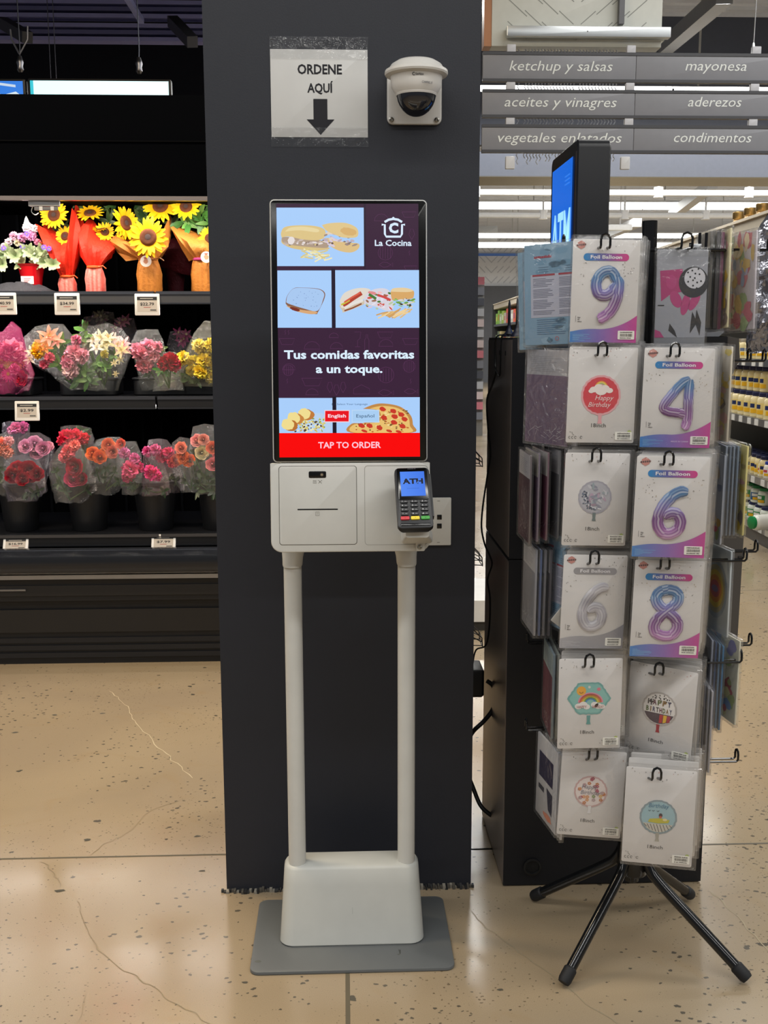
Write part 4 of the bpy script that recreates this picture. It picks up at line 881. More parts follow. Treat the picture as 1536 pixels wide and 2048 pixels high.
# ---- card terminal
bt = P(832, 1056, 2.165); tp_ = P(823, 935, 2.262)
ln = (tp_ - bt).length; axis = (tp_ - bt).normalized()
tt = thing('card_terminal', 'black card payment terminal with blue screen held at the kiosk side', 'card terminal', bt)
xa = Vector((1, 0, 0)); xa = (xa - axis * xa.dot(axis)).normalized(); ya = axis.cross(xa)
tt.rotation_mode = 'QUATERNION'; tt.rotation_quaternion = Matrix((xa, ya, axis)).transposed().to_quaternion()
tw = .076
m = MB(); L = []
for yq, ins in ((.0, .002), (.001, .0005), (.012, 0), (.026, .004), (.030, .010)):
    L.append([(x, yq, z) for x, z in rr(0, ln / 2, tw - 2 * ins, ln - 2 * ins, .010, 5)][::-1])
m.loft(L[::-1], 0x1D1E21, 'satin'); m.box(tw / 2 - .001, .004, .03, tw / 2 + .003, .018, ln - .015, 0x1A1B1D, 'satin'); m.build('terminal_body', tt)
m = MB(); m.slab(0, ln * .72, tw * .86, ln * .53, .004, -.0012, .002, 0x060607, 'gloss', .0005); m.scrib(-.009, .009, ln * .965, .0018, -.0016, 0x50525A); s_ = m.build('screen_surround', tt)
m = MB(); zz0, zz1 = ln * .515, ln * .925; hw = tw * .345
m.grect(-hw, zz0, hw, zz1, -.0016, [0x4C86F0, 0x3A74E6], 'emit', 2)
m.text('ATH', 0, zz0 + (zz1 - zz0) * .50, .0125, -.0020, 0x0A1020, 'emit', wd=.045, bold=.045)
for k in range(2): m.stroke([(-.0225 + k * .031, zz0 + (zz1 - zz0) * .49), (-.0185 + k * .031, zz0 + (zz1 - zz0) * .60)], .0016, -.0022, 0x5C96F4, 'emit')
m.rect(-.013, zz0 + (zz1 - zz0) * .30, .013, zz0 + (zz1 - zz0) * .315, -.0020, 0x3A6AC8, 'emit'); m.build('terminal_screen', tt, smooth=0)
keys = ['1', '2', '3', '4', '5', '6', '7', '8', '9', '*', '0', '#']
for i, kx in enumerate(keys):
    x = (i % 3 - 1) * .0215; z = ln * (.425 - .067 * (i // 3)); m = MB(); m.slab(x, z, .0165, .0068, .0026, -.0032, .001, 0x26272A, 'satin', .001)
    m.text(kx, x - .004, z - .0016, .0034, -.0034, 0xE6E6E6, bold=.01); m.rect(x + .001, z - .0006, x + .005, z + .0004, -.0034, 0xA8A8A8); m.build('key', tt)
for x, c, g in ((-.0215, 0xC83038, 'x'), (0, 0xE8D030, '<'), (.0215, 0x3F9A3C, 'o')):
    m = MB(); m.slab(x, ln * .155, .0185, .0080, .002, -.0035, .001, c, 'satin', .001); m.text(g, x, ln * .155 - .0014, .003, -.0037, 0x30302C); m.build('function_key', tt)
m = MB(); m.slab(0, ln * .055, tw * .82, .005, .001, -.0012, .002, 0x08080A, 'gloss', .0004); m.build('card_slot', tt)

# ================================================================== ON THE COLUMN
a, b, c = P(540, 98, 2.6135), P(735, 98, 2.6135), P(541, 274, 2.6135); pw, ph = b.x - a.x, a.z - c.z; pcx = (a.x + b.x) / 2
t = thing('paper_sign', 'white paper sign reading ordene aqui with a black down arrow, taped to the column', 'sign', (pcx, 2.6145, c.z))
m = MB(); m.slab(0, ph / 2, pw, ph, .0006, -.0012, -.0004, 0xC9C9C7, 'paper', .0002); m.build('paper_sheet', t)
m = MB(); INK = 0x1B1A20; zq = lambda py: P(640, py, 2.6135).z - c.z
m.text('ORDENE', .0015, zq(148), zq(129) - zq(148), -.0016, INK, wd=.1045, bold=.026); m.text('AQUÍ', .002, zq(185), zq(167) - zq(185), -.0016, INK, wd=.0605, bold=.026)
ax = P(641, 230, 2.6135).x - pcx; m.build('lettering', t, smooth=0); m = MB(); m.rect(ax - .0165, zq(239), ax + .0165, zq(198), -.0016, INK); m.poly([(ax - .033, zq(239)), (ax, zq(270)), (ax + .033, zq(239))], -.0017, INK); m.build('arrow_marking', t, smooth=0)
for z0, z1, nb in ((ph - .022, ph + .028, 220), (-.022, .022, 26)):
    m = MB(); n = 24; v = []; f = []
    for i in range(n + 1):
        for j in range(5): v.append((-pw / 2 - .001 + (pw + .002) * i / n, -.0022 - rnd.uniform(0, .0016), z0 + (z1 - z0) * j / 4))
    for i in range(n):
        for j in range(4): o = i * 5 + j; f.append((o, o + 5, o + 6, o + 1))
    m.add(v, f, 0xC8CCD0, 'film')
    for i in range(nb):                           # trapped air bubbles of the tape
        x = rnd.uniform(-pw / 2, pw / 2); z = rnd.uniform(ph + .002, ph + .026) if z0 > 0 else rnd.uniform(-.018, -.003); q = rnd.uniform(.0004, .0013)
        m.lathe([(q, -.0004), (q * .7, .0004), (.0001, .0008)], 0x9EA0A4, 'gloss', 5, (x, -.0006, z))
    m.build('tape_strip', t, smooth=60)

p = P(832, 190, 2.55)
t = thing('dome_camera', 'white dome security camera mounted on the column above the kiosk', 'security camera', (p.x, 2.614, P(832, 250, 2.61).z))
z_ = lambda py, yq=2.53: P(832, py, yq).z - t.location.z
m = MB(); m.slab(0, .064, .130, .128, .014, -.012, 0, 0xC6C4C0, 'satin', .004)
m.build('wall_plate', t)
for x, z in ((-.055, .010), (.053, .010), (-.055, .118)):
    m = MB(); m.lathe([(.006, 0), (.006, .003), (.003, .0045), (.001, .003)], 0x84827C, 'metal', 12); o = m.build('screw', t); o.location = (x, -.012, z); o.rotation_euler = (R(90), 0, 0)
cy_ = -.072
m = MB(); m.lathe([(.046, .052), (.052, .060), (.058, .072), (.060, .092), (.058, .094), (.001, .094)], 0xD2D0CC, 'satin', 40, (0, cy_, 0)); hs = m.build('camera_housing', t)
m = MB(); m.lathe([(.060, .092), (.071, .095), (.073, .099), (.072, .105), (.064, .109), (.058, .118), (.045, .126), (.02, .129), (.001, .129)], 0xC9C7C2, 'satin', 44, (0, cy_, 0)); m.build('rain_cap', t)
m = MB(); m.hslab(0, -.032, .085, .06, .01, .066, .120, 0xC6C4C0, 'satin', .006); m.build('mount_arm', t)
m = MB(); L = [(.0455 * Co(a_), .055 - .050 * S(a_)) for a_ in [R(q) for q in range(0, 91, 10)]]; m.lathe([(max(r_, .0005), z) for r_, z in L], 0x0A0C12, 'glass', 40, (0, cy_, 0)); dm = m.build('dome_glass', t)
m = MB(); m.lathe([(.046, .050), (.048, .054), (.0465, .058)], 0xD2D0CC, 'satin', 40, (0, cy_, 0), caps=False); m.build('dome_ring', t)
def wrap_text(mb, s, h, zz, r_, ang, wd, col, bold=0, shear=0):
    k = MB(); k.text(s, 0, 0, h, 0, col, wd=wd, bold=bold, shear=shear)
    mb.add([(r_ * S(R(ang) + x / r_), cy_ - r_ * Co(R(ang) + x / r_), zz + z) for x, y_, z in k.v], k.f, col, 'paper')
m = MB(); wrap_text(m, 'GeoVision', .0050, .083, .0603, 3, .019, 0x30323A, .015); wrap_text(m, 'C', .0068, .0825, .0603, -10, .006, 0x30323A, .03); wrap_text(m, 'CHANEL 8', .0060, .0665, .0578, 22, .026, 0x50525A, 0, .2); m.build('lettering', hs, smooth=0)

a, c = P(866, 995, 2.6135), P(899, 1090, 2.6135); d_ = P(902, 995, 2.6135)
t = thing('wall_plate', 'white cover plate with two dark sockets on the column beside the kiosk', 'cover plate', (d_.x - .0355, 2.6145, c.z))
m = MB(); H_ = a.z - c.z; m.slab(0, H_ / 2, .072, H_, .003, -.006, 0, 0xCFCEC8, 'satin', .002); m.build('plate', t)
for k in (0, 1): 
    m = MB(); m.slab(.006, H_ * (.595 - .185 * k), .012, .0125, .001, -.0068, -.004, 0x08080A, 'gloss', .0005); m.build('socket', t)
for z in (.008, H_ - .008):
    m = MB(); m.slab(.004, z, .007, .002, .0008, -.0066, -.005, 0x9A9890, 'satin', .0003); m.build('screw', t)

# black adapter on the column side with its thick cable, and the thin cable of the antennas
A0 = P(945, 1332, 2.86); A1 = P(976, 1386, 2.86)
t = thing('power_adapter', 'black power adapter fixed to the side of the column near the floor', 'power adapter', (.3325, 2.87, A1.z))
m = MB(); hh = A0.z - A1.z; m.hslab(.029, 0, .056, .10, .008, 0, hh, 0x101113, 'satin', .006); m.build('adapter_body', t)
YC = 2.86
pts = [P(974, 1362, YC), P(986, 1372, YC), P(991, 1392, YC), P(986, 1418, YC), P(968, 1442, YC), P(944, 1466, YC), P(930, 1500, YC + .05), P(934, 1540, YC + .06), P(946, 1575, YC + .03), P(962, 1612, YC), P(984, 1632, YC - .01)]
m = MB(); m.tube(cat_spline(pts, 6), .0065, 0x0E0F10, 'satin', 8); c_ = m.build('power_cable', label='thick black power cable looping from the adapter to the tall black machine', cat='cable')

# ================================================================== CASH MACHINE
AY0, AY1, AXL, AXR = 2.607, 3.03, .418, .955
at = thing('cash_machine', 'tall black cash machine standing behind the balloon rack', 'cash machine', (.69, 2.82, 0))
def apart(mb, name, parent=at, **k):
    if parent is at: mb.T = None
    o = mb.build(name, parent, **k)
    o.matrix_parent_inverse = Matrix.Translation(-Vector(at.location)); return o
CB = 0x0C0E14
zsm = .898
m = MB(); m.box(AXL, AY0, .004, AXR, AY1, zsm - .002, CB, 'powder'); m.box(AXL - .0015, AY0 + .002, .01, AXL, AY1 - .002, zsm - .006, 0x7A706A, 'steel_brushed')
cab = apart(m, 'safe_cabinet')
m = MB(); c = P(1064, 1733, AY0); m.lathe([(.024, 0), (.024, .004), (.019, .005), (.018, .001), (.006, .001)], 0x0C0D0F, 'satin', 24); o = m.build('lock_plug', at); o.location = Vector((c.x, AY0 - .001, c.z)) - Vector(at.location); o.rotation_euler = (R(90), 0, 0)
m = MB(); m.box(AXL, AY0, zsm + .001, AXR, AY1, 1.456, CB, 'powder'); m.box(AXL - .0015, AY0 + .002, zsm + .006, AXL, AY1 - .002, 1.450, 0x7A706A, 'steel_brushed')
for yq in (2.70, 2.80): m.box(AXL - .0025, yq, 1.41, AXL - .0012, yq + .01, 1.422, 0x0A0A0A)
apart(m, 'upper_housing')
pr = [(.955, 1.458), (.985, 1.452), (.990, 1.40), (.957, 1.33), (.957, 1.10), (1.012, 1.02), (1.024, .97), (1.022, .66), (1.014, .60), (.990, .56), (.957, .55)]
m = MB(); m.loft([[(x, y_, z) for x, z in pr] for y_ in (AY1 - .004, AY0 + .004)], 0x4B4744, 'satin'); m.box(1.012, AY0, .893, 1.0265, AY1 - .004, .899, 0x2A2826); apart(m, 'front_fascia')
m = MB(); pr = [(.80, 1.457), (.94, 1.457), (.96, 1.475), (.86, 1.50), (.80, 1.50)]; m.loft([[(x, y_, z) for x, z in pr] for y_ in (AY1 - .02, AY0 + .02)], 0x77797E, 'satin'); apart(m, 'screen_hood')
tx0, tx1, ty0, ty1, tz = .578, .662, 2.66, 2.985, 1.937
m = MB(); L = []
for x, ins in ((tx0, .004), (tx0 + .004, 0), (tx1 - .004, 0), (tx1, .004)):
    L.append([(x, yq, zq_) for yq, zq_ in rr((ty0 + ty1) / 2, (1.46 + tz) / 2, ty1 - ty0 - 2 * ins, tz - 1.46 - 2 * ins, .022, 5)])
m.loft(L, 0x101116, 'satin'); m.box(tx0 - .001, ty0 + .005, 1.48, tx0, ty0 + .018, tz - .03, 0x3A302C, 'satin'); tpn = apart(m, 'topper_sign')
m = MB(); wq = .255; hq = .385
m.rect(-wq / 2, 0, wq / 2, hq, 0, 0x1667DA, 'emit'); m.text('ATM', 0, hq * .38, .118, -.0012, 0xA8E8FF, 'emit', wd=wq * .90, bold=.02, shear=0)
m.poly([(-wq / 2, hq * .42), (wq / 2, hq * .30), (wq / 2, hq * .20), (-wq / 2, hq * .30)], -.0006, 0x3BB4F8, 'emit'); m.text('A', .03, hq * .07, .09, -.0012, 0x7AC8FF, 'emit', bold=.03)
for k in range(3): m.rect(.04, hq * .9 - k * .010, .10, hq * .9 - k * .010 + .0025, -.0012, 0x3E82E4, 'emit')
o = m.build('topper_screen', at, smooth=0); o.location = Vector((tx0 - .0022, (ty0 + ty1) / 2 + .005, 1.515)) - Vector(at.location); o.rotation_euler = (0, 0, R(-90))
# two whip antennas on top, with their cable
anl = ['black whip antenna on the cash machine, the one beside the column gap', 'black whip antenna on the cash machine, the one beside the blue bags']
for k, (px, yq) in enumerate(((1018, 2.74), (1034, 2.69))):
    p = P(px, 668, yq); zt_ = P(px, 600 - 4 * k, yq).z
    t = thing('antenna', anl[k], 'antenna', (p.x, yq, 1.4575)); hq = zt_ - 1.4575
    m = MB(); m.lathe([(.017, 0), (.0165, .004), (.010, .012), (.005, .022), (.0045, .03)], 0x15182A, 'satin', 20); m.build('magnet_base', t)
    m = MB(); m.lathe([(.0042, .02), (.0036, .05), (.0032, hq - .01), (.0012, hq)], 0x101218, 'satin', 10); m.build('whip', t)
m = MB()
J = P(998, 742, 2.80); J.x = AXL - .010
m.tube(cat_spline([(P(1018, 668, 2.74).x - .012, 2.745, 1.462), (AXL + .004, 2.80, 1.463), (AXL - .008, 2.84, 1.452), (AXL - .008, 2.84, 1.38), (J.x, 2.80, J.z)], 6), .0022, 0x0C0C0E, 'satin', 6)
m.tube(cat_spline([(P(1034, 668, 2.69).x - .012, 2.70, 1.462), (AXL + .004, 2.73, 1.463), (AXL - .008, 2.74, 1.452), (AXL - .009, 2.75, 1.36), (J.x, 2.80, J.z)], 6), .0022, 0x0C0C0E, 'satin', 6)
pt = [J] + [P(px, py, 2.84) for px, py in ((984, 772), (974, 800), (976, 855), (981, 905), (975, 950), (966, 1010), (963, 1055), (970, 1090), (980, 1112), (984, 1130), (975, 1160), (980, 1195), (979, 1250), (972, 1290), (952, 1300), (945, 1330))]
m.tube(cat_spline(pt, 5), .0026, 0x0C0C0E, 'satin', 6)
m.build('antenna_cable', label='thin black antenna cable hanging in the gap between column and cash machine', cat='cable')

# ================================================================== BALLOON RACK
RX, RY = .688, 2.34
rk = thing('spinner_rack', 'black wire spinner rack on four splayed legs hung with balloon packets', 'display rack', (RX, RY, 0))
BK = 0x121315
def rp(mb, name, parent=rk, **k):
    o = mb.build(name, parent, **k)
    if parent is rk: o.matrix_parent_inverse = Matrix.Translation((-RX, -RY, 0))
    return o
zt_ = P(1300, 442, RY).z
m = MB(); m.tube([(RX, RY, .16), (RX - .006, RY, 1.0), (P(1300, 442, RY).x, RY, zt_)], [.0165] * 3, BK, 'gloss', 20); rp(m, 'pole')
for fx, fy in ((.489, 2.158), (.906, 2.154), (.488, 2.529), (.897, 2.519)):
    f = Vector((fx, fy, .016)); c = Vector((RX, RY, 0)); d = (f - c).normalized(); d.z = 0; d.normalize()
    top = c + d * .020; pts = [top + Vector((0, 0, .42)), top + Vector((0, 0, .30)), top + d * .004 + Vector((0, 0, .25)), top + d * .022 + Vector((0, 0, .205)), top + d * .055 + Vector((0, 0, .172)), f.lerp(top + d * .055 + Vector((0, 0, .172)), .5), f]
    sp = cat_spline(pts, 6); m = MB(); m.tube(sp, .0125, BK, 'gloss', 14); lg = rp(m, 'leg')
    m = MB(); e = sp[-1]; q = (sp[-1] - sp[-3]).normalized(); m.tube([e - q * .034, e - q * .030, e - q * .004 + q * .0, e + q * .004], [.0125, .0155, .0155, .013], 0x1A1B1D, 'matte', 14); m.build('foot_cap', lg)
m = MB(); m.lathe([(.034, .18), (.036, .185), (.036, .42), (.03, .43)], BK, 'gloss', 20, (RX, RY, 0)); rp(m, 'hub')
rowz = [P(1300, py, 2.22).z for py in (500, 712, 925, 1135, 1338, 1530)]
GF, GB, GX0, GX1 = 2.225, 2.455, .535, .800
for z in rowz:
    m = MB()
    for y_ in (GF, GB): m.tube([(GX0, y_, z), (GX1, y_, z)], .0035, BK, 'gloss', 6)
    for x in (GX0, GX1): m.tube([(x, GF, z), (x, GB, z)], .0035, BK, 'gloss', 6)
    m.tube([(GX0, RY, z), (GX1, RY, z)], .0045, BK, 'gloss', 6)
    rp(m, 'cross_frame')
for x, y_ in ((GX0, GF), (GX0 + .014, GF), (GX1 - .042, GF), (GX1 - .056, GF), (GX0, GB), (GX1, GB), (RX - .03, GF), (RX - .016, GF)):
    m = MB(); m.tube([(x, y_ - .004, .40), (x, y_ - .004, rowz[0] + .035 if x > RX + .05 else rowz[0] + (.0 if abs(x - RX) < .05 else .006))], .003, BK, 'gloss', 6); rp(m, 'upright_wire')
p = P(1391, 500, 2.21); m = MB(); m.slab(p.x, p.z, .022, .024, .002, 2.205, 2.218, 0xB8BABC, 'metal', .001); m.lathe([(.004, 0), (.004, .004)], 0x6A6C70, 'metal', 8, (p.x - .002, 2.203, p.z)); rp(m, 'clamp')
def hook(a, b, up=.016, sp=.009):
    # double wire peg from a to b with a turned up tip
    a, b = Vector(a), Vector(b); d = (b - a).normalized(); sd = Vector((-d.y, d.x, 0)).normalized() * sp
    ctr = [a, b - d * .004, b + Vector((0, 0, .004)), b + Vector((0, 0, up))]
    l1 = [p - sd for p in ctr]; l2 = [p + sd for p in ctr]; top = [b + Vector((0, 0, up)) - sd * .7 + Vector((0, 0, .007)), b + Vector((0, 0, up + .010)), b + Vector((0, 0, up)) + sd * .7 + Vector((0, 0, .007))]
    m = MB(); m.tube(l1 + top + l2[::-1], .0026, BK, 'gloss', 6); return rp(m, 'hook')

# ---- printed cards
def confetti(m, w_, h_, t, n, y, cols, region):
    for _ in range(n):
        u, v_ = region(); x = (u - .5) * w_; z = t - v_ * h_; a = rnd.uniform(0, 3.14); l = rnd.uniform(.0008, .0028)
        m.stroke([(x, z), (x + l * Co(a), z + l * S(a))], rnd.uniform(.0007, .0014), y, rnd.choice(cols))
def barcode(m, cx, cz, w_, h_, y, bg=0xF1EFE6, txt='ALORUS'):
    m.poly(rr(cx, cz, w_, h_, .0015, 3), y, bg); x = cx - w_ * .36
    while x < cx + w_ * .36:
        b = rnd.uniform(.0003, .0009); m.rect(x, cz - h_ * .18, x + b, cz + h_ * .16, y - .0002, 0x2A2A2A); x += b + rnd.uniform(.0003, .0008)
    m.scrib(cx - w_ * .36, cx + w_ * .36, cz - h_ * .40, h_ * .13, y - .0002, 0x4A4848); m.scrib(cx - w_ * .37, cx + w_ * .37, cz + h_ * .25, h_ * .14, y - .0002, 0x3A3838)
DIG = {  # stroke centre lines in card fractions (u, v) and half widths
 '9': [([(.665, .415), (.62, .335), (.535, .305), (.43, .335), (.365, .42), (.40, .515), (.50, .54), (.60, .50), (.665, .415)], .082), ([(.68, .36), (.705, .44), (.68, .57), (.60, .69), (.48, .755), (.405, .775)], .083)],
 '4': [([(.665, .305), (.55, .36), (.42, .47), (.315, .585), (.37, .63), (.50, .645), (.62, .66), (.70, .685)], .07), ([(.67, .31), (.66, .42), (.66, .55), (.665, .68), (.645, .77), (.61, .81)], .07)],
 '6': [([(.72, .345), (.60, .35), (.46, .425), (.365, .54), (.335, .66), (.40, .745), (.50, .765), (.61, .72), (.64, .635), (.58, .565), (.49, .56), (.41, .60)], .083)],
 '8': [([(.50, .30), (.38, .325), (.335, .40), (.40, .475), (.52, .525), (.64, .60), (.67, .69), (.60, .765), (.48, .78), (.36, .745), (.33, .665), (.40, .58), (.52, .50), (.63, .435), (.65, .365), (.60, .315), (.50, .30), (.42, .312)], .082)]}
NUMC = [0x125E8E, 0x2A78AE, 0x726CB4, 0x6A2878, 0x863C90, 0xCC8ECA]
GREYC = [0xA9A7AC, 0xC9C7CC, 0x8F8D94, 0xBDBBC2, 0xA6A4AA, 0xD2D0D6]
def digit(m, ch, w_, h_, t, y0, cols):
    zt, zb_ = t - .27 * h_, t - .81 * h_
    for si, (pts, hw) in enumerate(DIG[ch]):
        sp = cat_spline([((u - .5) * w_, 0, t - v_ * h_) for u, v_ in pts], 5); L = []; CL = []; n = len(sp); hw_ = hw * w_
        for i, p in enumerate(sp):
            a = (sp[min(i + 1, n - 1)] - sp[max(i - 1, 0)]).normalized(); nn = Vector((-a.z, 0, a.x)); e = min(1, .55 + .45 * min(i, n - 1 - i) / 3)
            if ch == '8': e = 1
            loop = []
            for k in range(9):
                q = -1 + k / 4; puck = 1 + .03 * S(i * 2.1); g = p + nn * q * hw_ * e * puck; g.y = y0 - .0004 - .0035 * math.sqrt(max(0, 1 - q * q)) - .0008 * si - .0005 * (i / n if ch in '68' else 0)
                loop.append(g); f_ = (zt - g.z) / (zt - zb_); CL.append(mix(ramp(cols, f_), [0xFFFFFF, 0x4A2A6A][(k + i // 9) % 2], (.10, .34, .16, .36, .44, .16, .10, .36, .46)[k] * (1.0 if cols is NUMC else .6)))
            L.append(loop)
        v = [p for l in L for p in l]; f = [(i * 9 + k, i * 9 + k + 1, i * 9 + 10 + k, i * 9 + 9 + k) for i in range(n - 1) for k in range(8)]
        m.add(v, f, CL, 'satin')
def num_card(m, ch, w_, h_, t, y, grey=False, made=False):
    X = lambda u: (u - .5) * w_
    Z = lambda v_: t - v_ * h_
    cols = [0x9A989A, 0xA09EA2] if grey else [0x2F86C6, 0x7F66AE, 0xD0408C]
    c2_ = [0xA9A7AC, 0x9A989C, 0x8E8C92] if grey else [0x3A7EC0, 0x8A68B0, 0xC23C90]
    x0, x1, z0, z1 = X(.16), X(.84), Z(.205), Z(.135); r_ = (z1 - z0) / 2; n = 10
    o = [(x0 + r_ + r_ * Co(R(90 + 180 * k / n)), (z0 + z1) / 2 + r_ * S(R(90 + 180 * k / n))) for k in range(n + 1)] + [(x1 - r_ + r_ * Co(R(-90 + 180 * k / n)), (z0 + z1) / 2 + r_ * S(R(-90 + 180 * k / n))) for k in range(n + 1)]
    v = [(a, y - .0003, b) for a, b in o]
    for i in range(n + 1): pass
    half = len(o) // 2; f = [(half - 1 - i, i + 0, 0, 0) for i in range(0)]
    m.grect(x0 + r_, z0, x1 - r_, z1, y - .0003, cols, 'paper', 8); m.poly(o[:n + 1], y - .0003, cols[0]); m.poly(o[n + 1:], y - .0003, cols[-1])
    m.text('Foil Balloon', 0, z0 + r_ * .60, r_ * .95, y - .0006, 0xF2F0F4, wd=w_ * .47, bold=.025)
    hx = [(X(.12) + w_ * .062 * Co(R(60 * k + 30)), Z(.055) + w_ * .062 * S(R(60 * k + 30))) for k in range(6)]
    m.poly(hx, y - .0003, 0xC88A80); m.poly([(X(.045), Z(.066)), (X(.19), Z(.056)), (X(.195), Z(.042)), (X(.05), Z(.052))], y - .0005, 0xB8928A)
    for k in range(5): m.ell(X(.062 + k * .028), Z(.0595 - k * .0022), w_ * .012, w_ * .015, y - .0007, 0x6A4A48, n=8)
    wave = lambda q: Z(.895 - .055 * max(0, S((q - .02) * 3.3)) * (1 - q) + .06 * 0 - .175 * max(0, (q - .42) / .58) ** 1.7 + .012 * q)
    m.grect(-w_ / 2, t - h_, w_ / 2, 0, y - .0003, c2_, 'paper', 24, top=lambda q: wave(q))
    for k in range(7): m.rect(X(.04), Z(.925 + k * .0095), X(.10 + .24 * rnd.random()), Z(.9215 + k * .0095), y - .0006, 0x7FB6E4 if not grey else 0xC9C7CC)
    if made: m.text('MADE IN CHINA', X(.57), Z(.945), .0028, y - .0006, 0xD8C0E4, wd=w_ * .25, bold=.02)
    m.rect(X(.075), Z(.80), X(.08), Z(.74), y - .0005, 0x77757A)
    for s_, v_ in (('Size:', .762), ('40"' if not grey else '32"', .782), ('100cm' if not grey else '80cm', .802)): m.text(s_, X(.105), Z(v_), .0024, y - .0005, 0x2E2C30, al='l', bold=.02)
    confetti(m, w_, h_, t, 34, y - .0004, [0x8A857A, 0x6E6A66, 0xA8A29A, 0x55524E, 0xB8A890], lambda: (rnd.choice([rnd.uniform(.03, .30), rnd.uniform(.70, .97)]), rnd.uniform(.22, .44)) if rnd.random() < .75 else (rnd.uniform(.3, .97), rnd.uniform(.02, .12)))
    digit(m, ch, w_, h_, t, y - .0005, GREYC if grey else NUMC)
def ball(m, cx, cz, r_, y, rim, inner, tail=None, hexa=False):
    n = 44; o = []
    for k in range(n):
        a = 6.283 * k / n; q = r_ * (1 + .018 * S(k * 3.4))
        if hexa: q *= 1.10 / max(Co(((a + .524 * 0) % 1.047) - .5236), .5) * .92
        o.append((cx + q * Co(a), cz + q * S(a) * (.86 if hexa else 1)))
    m.poly(o, y, rim); m.poly([(cx + (a - cx) * .9, cz + (b - cz) * .9) for a, b in o], y - .0002, inner)
    tl = tail or rim; m.poly([(cx - r_ * .10, cz - r_ * .93), (cx + r_ * .10, cz - r_ * .93), (cx + r_ * .08, cz - r_ * 1.25), (cx + r_ * .12, cz - r_ * 1.42), (cx - r_ * .12, cz - r_ * 1.42), (cx - r_ * .08, cz - r_ * 1.25)], y - .0001, tl)
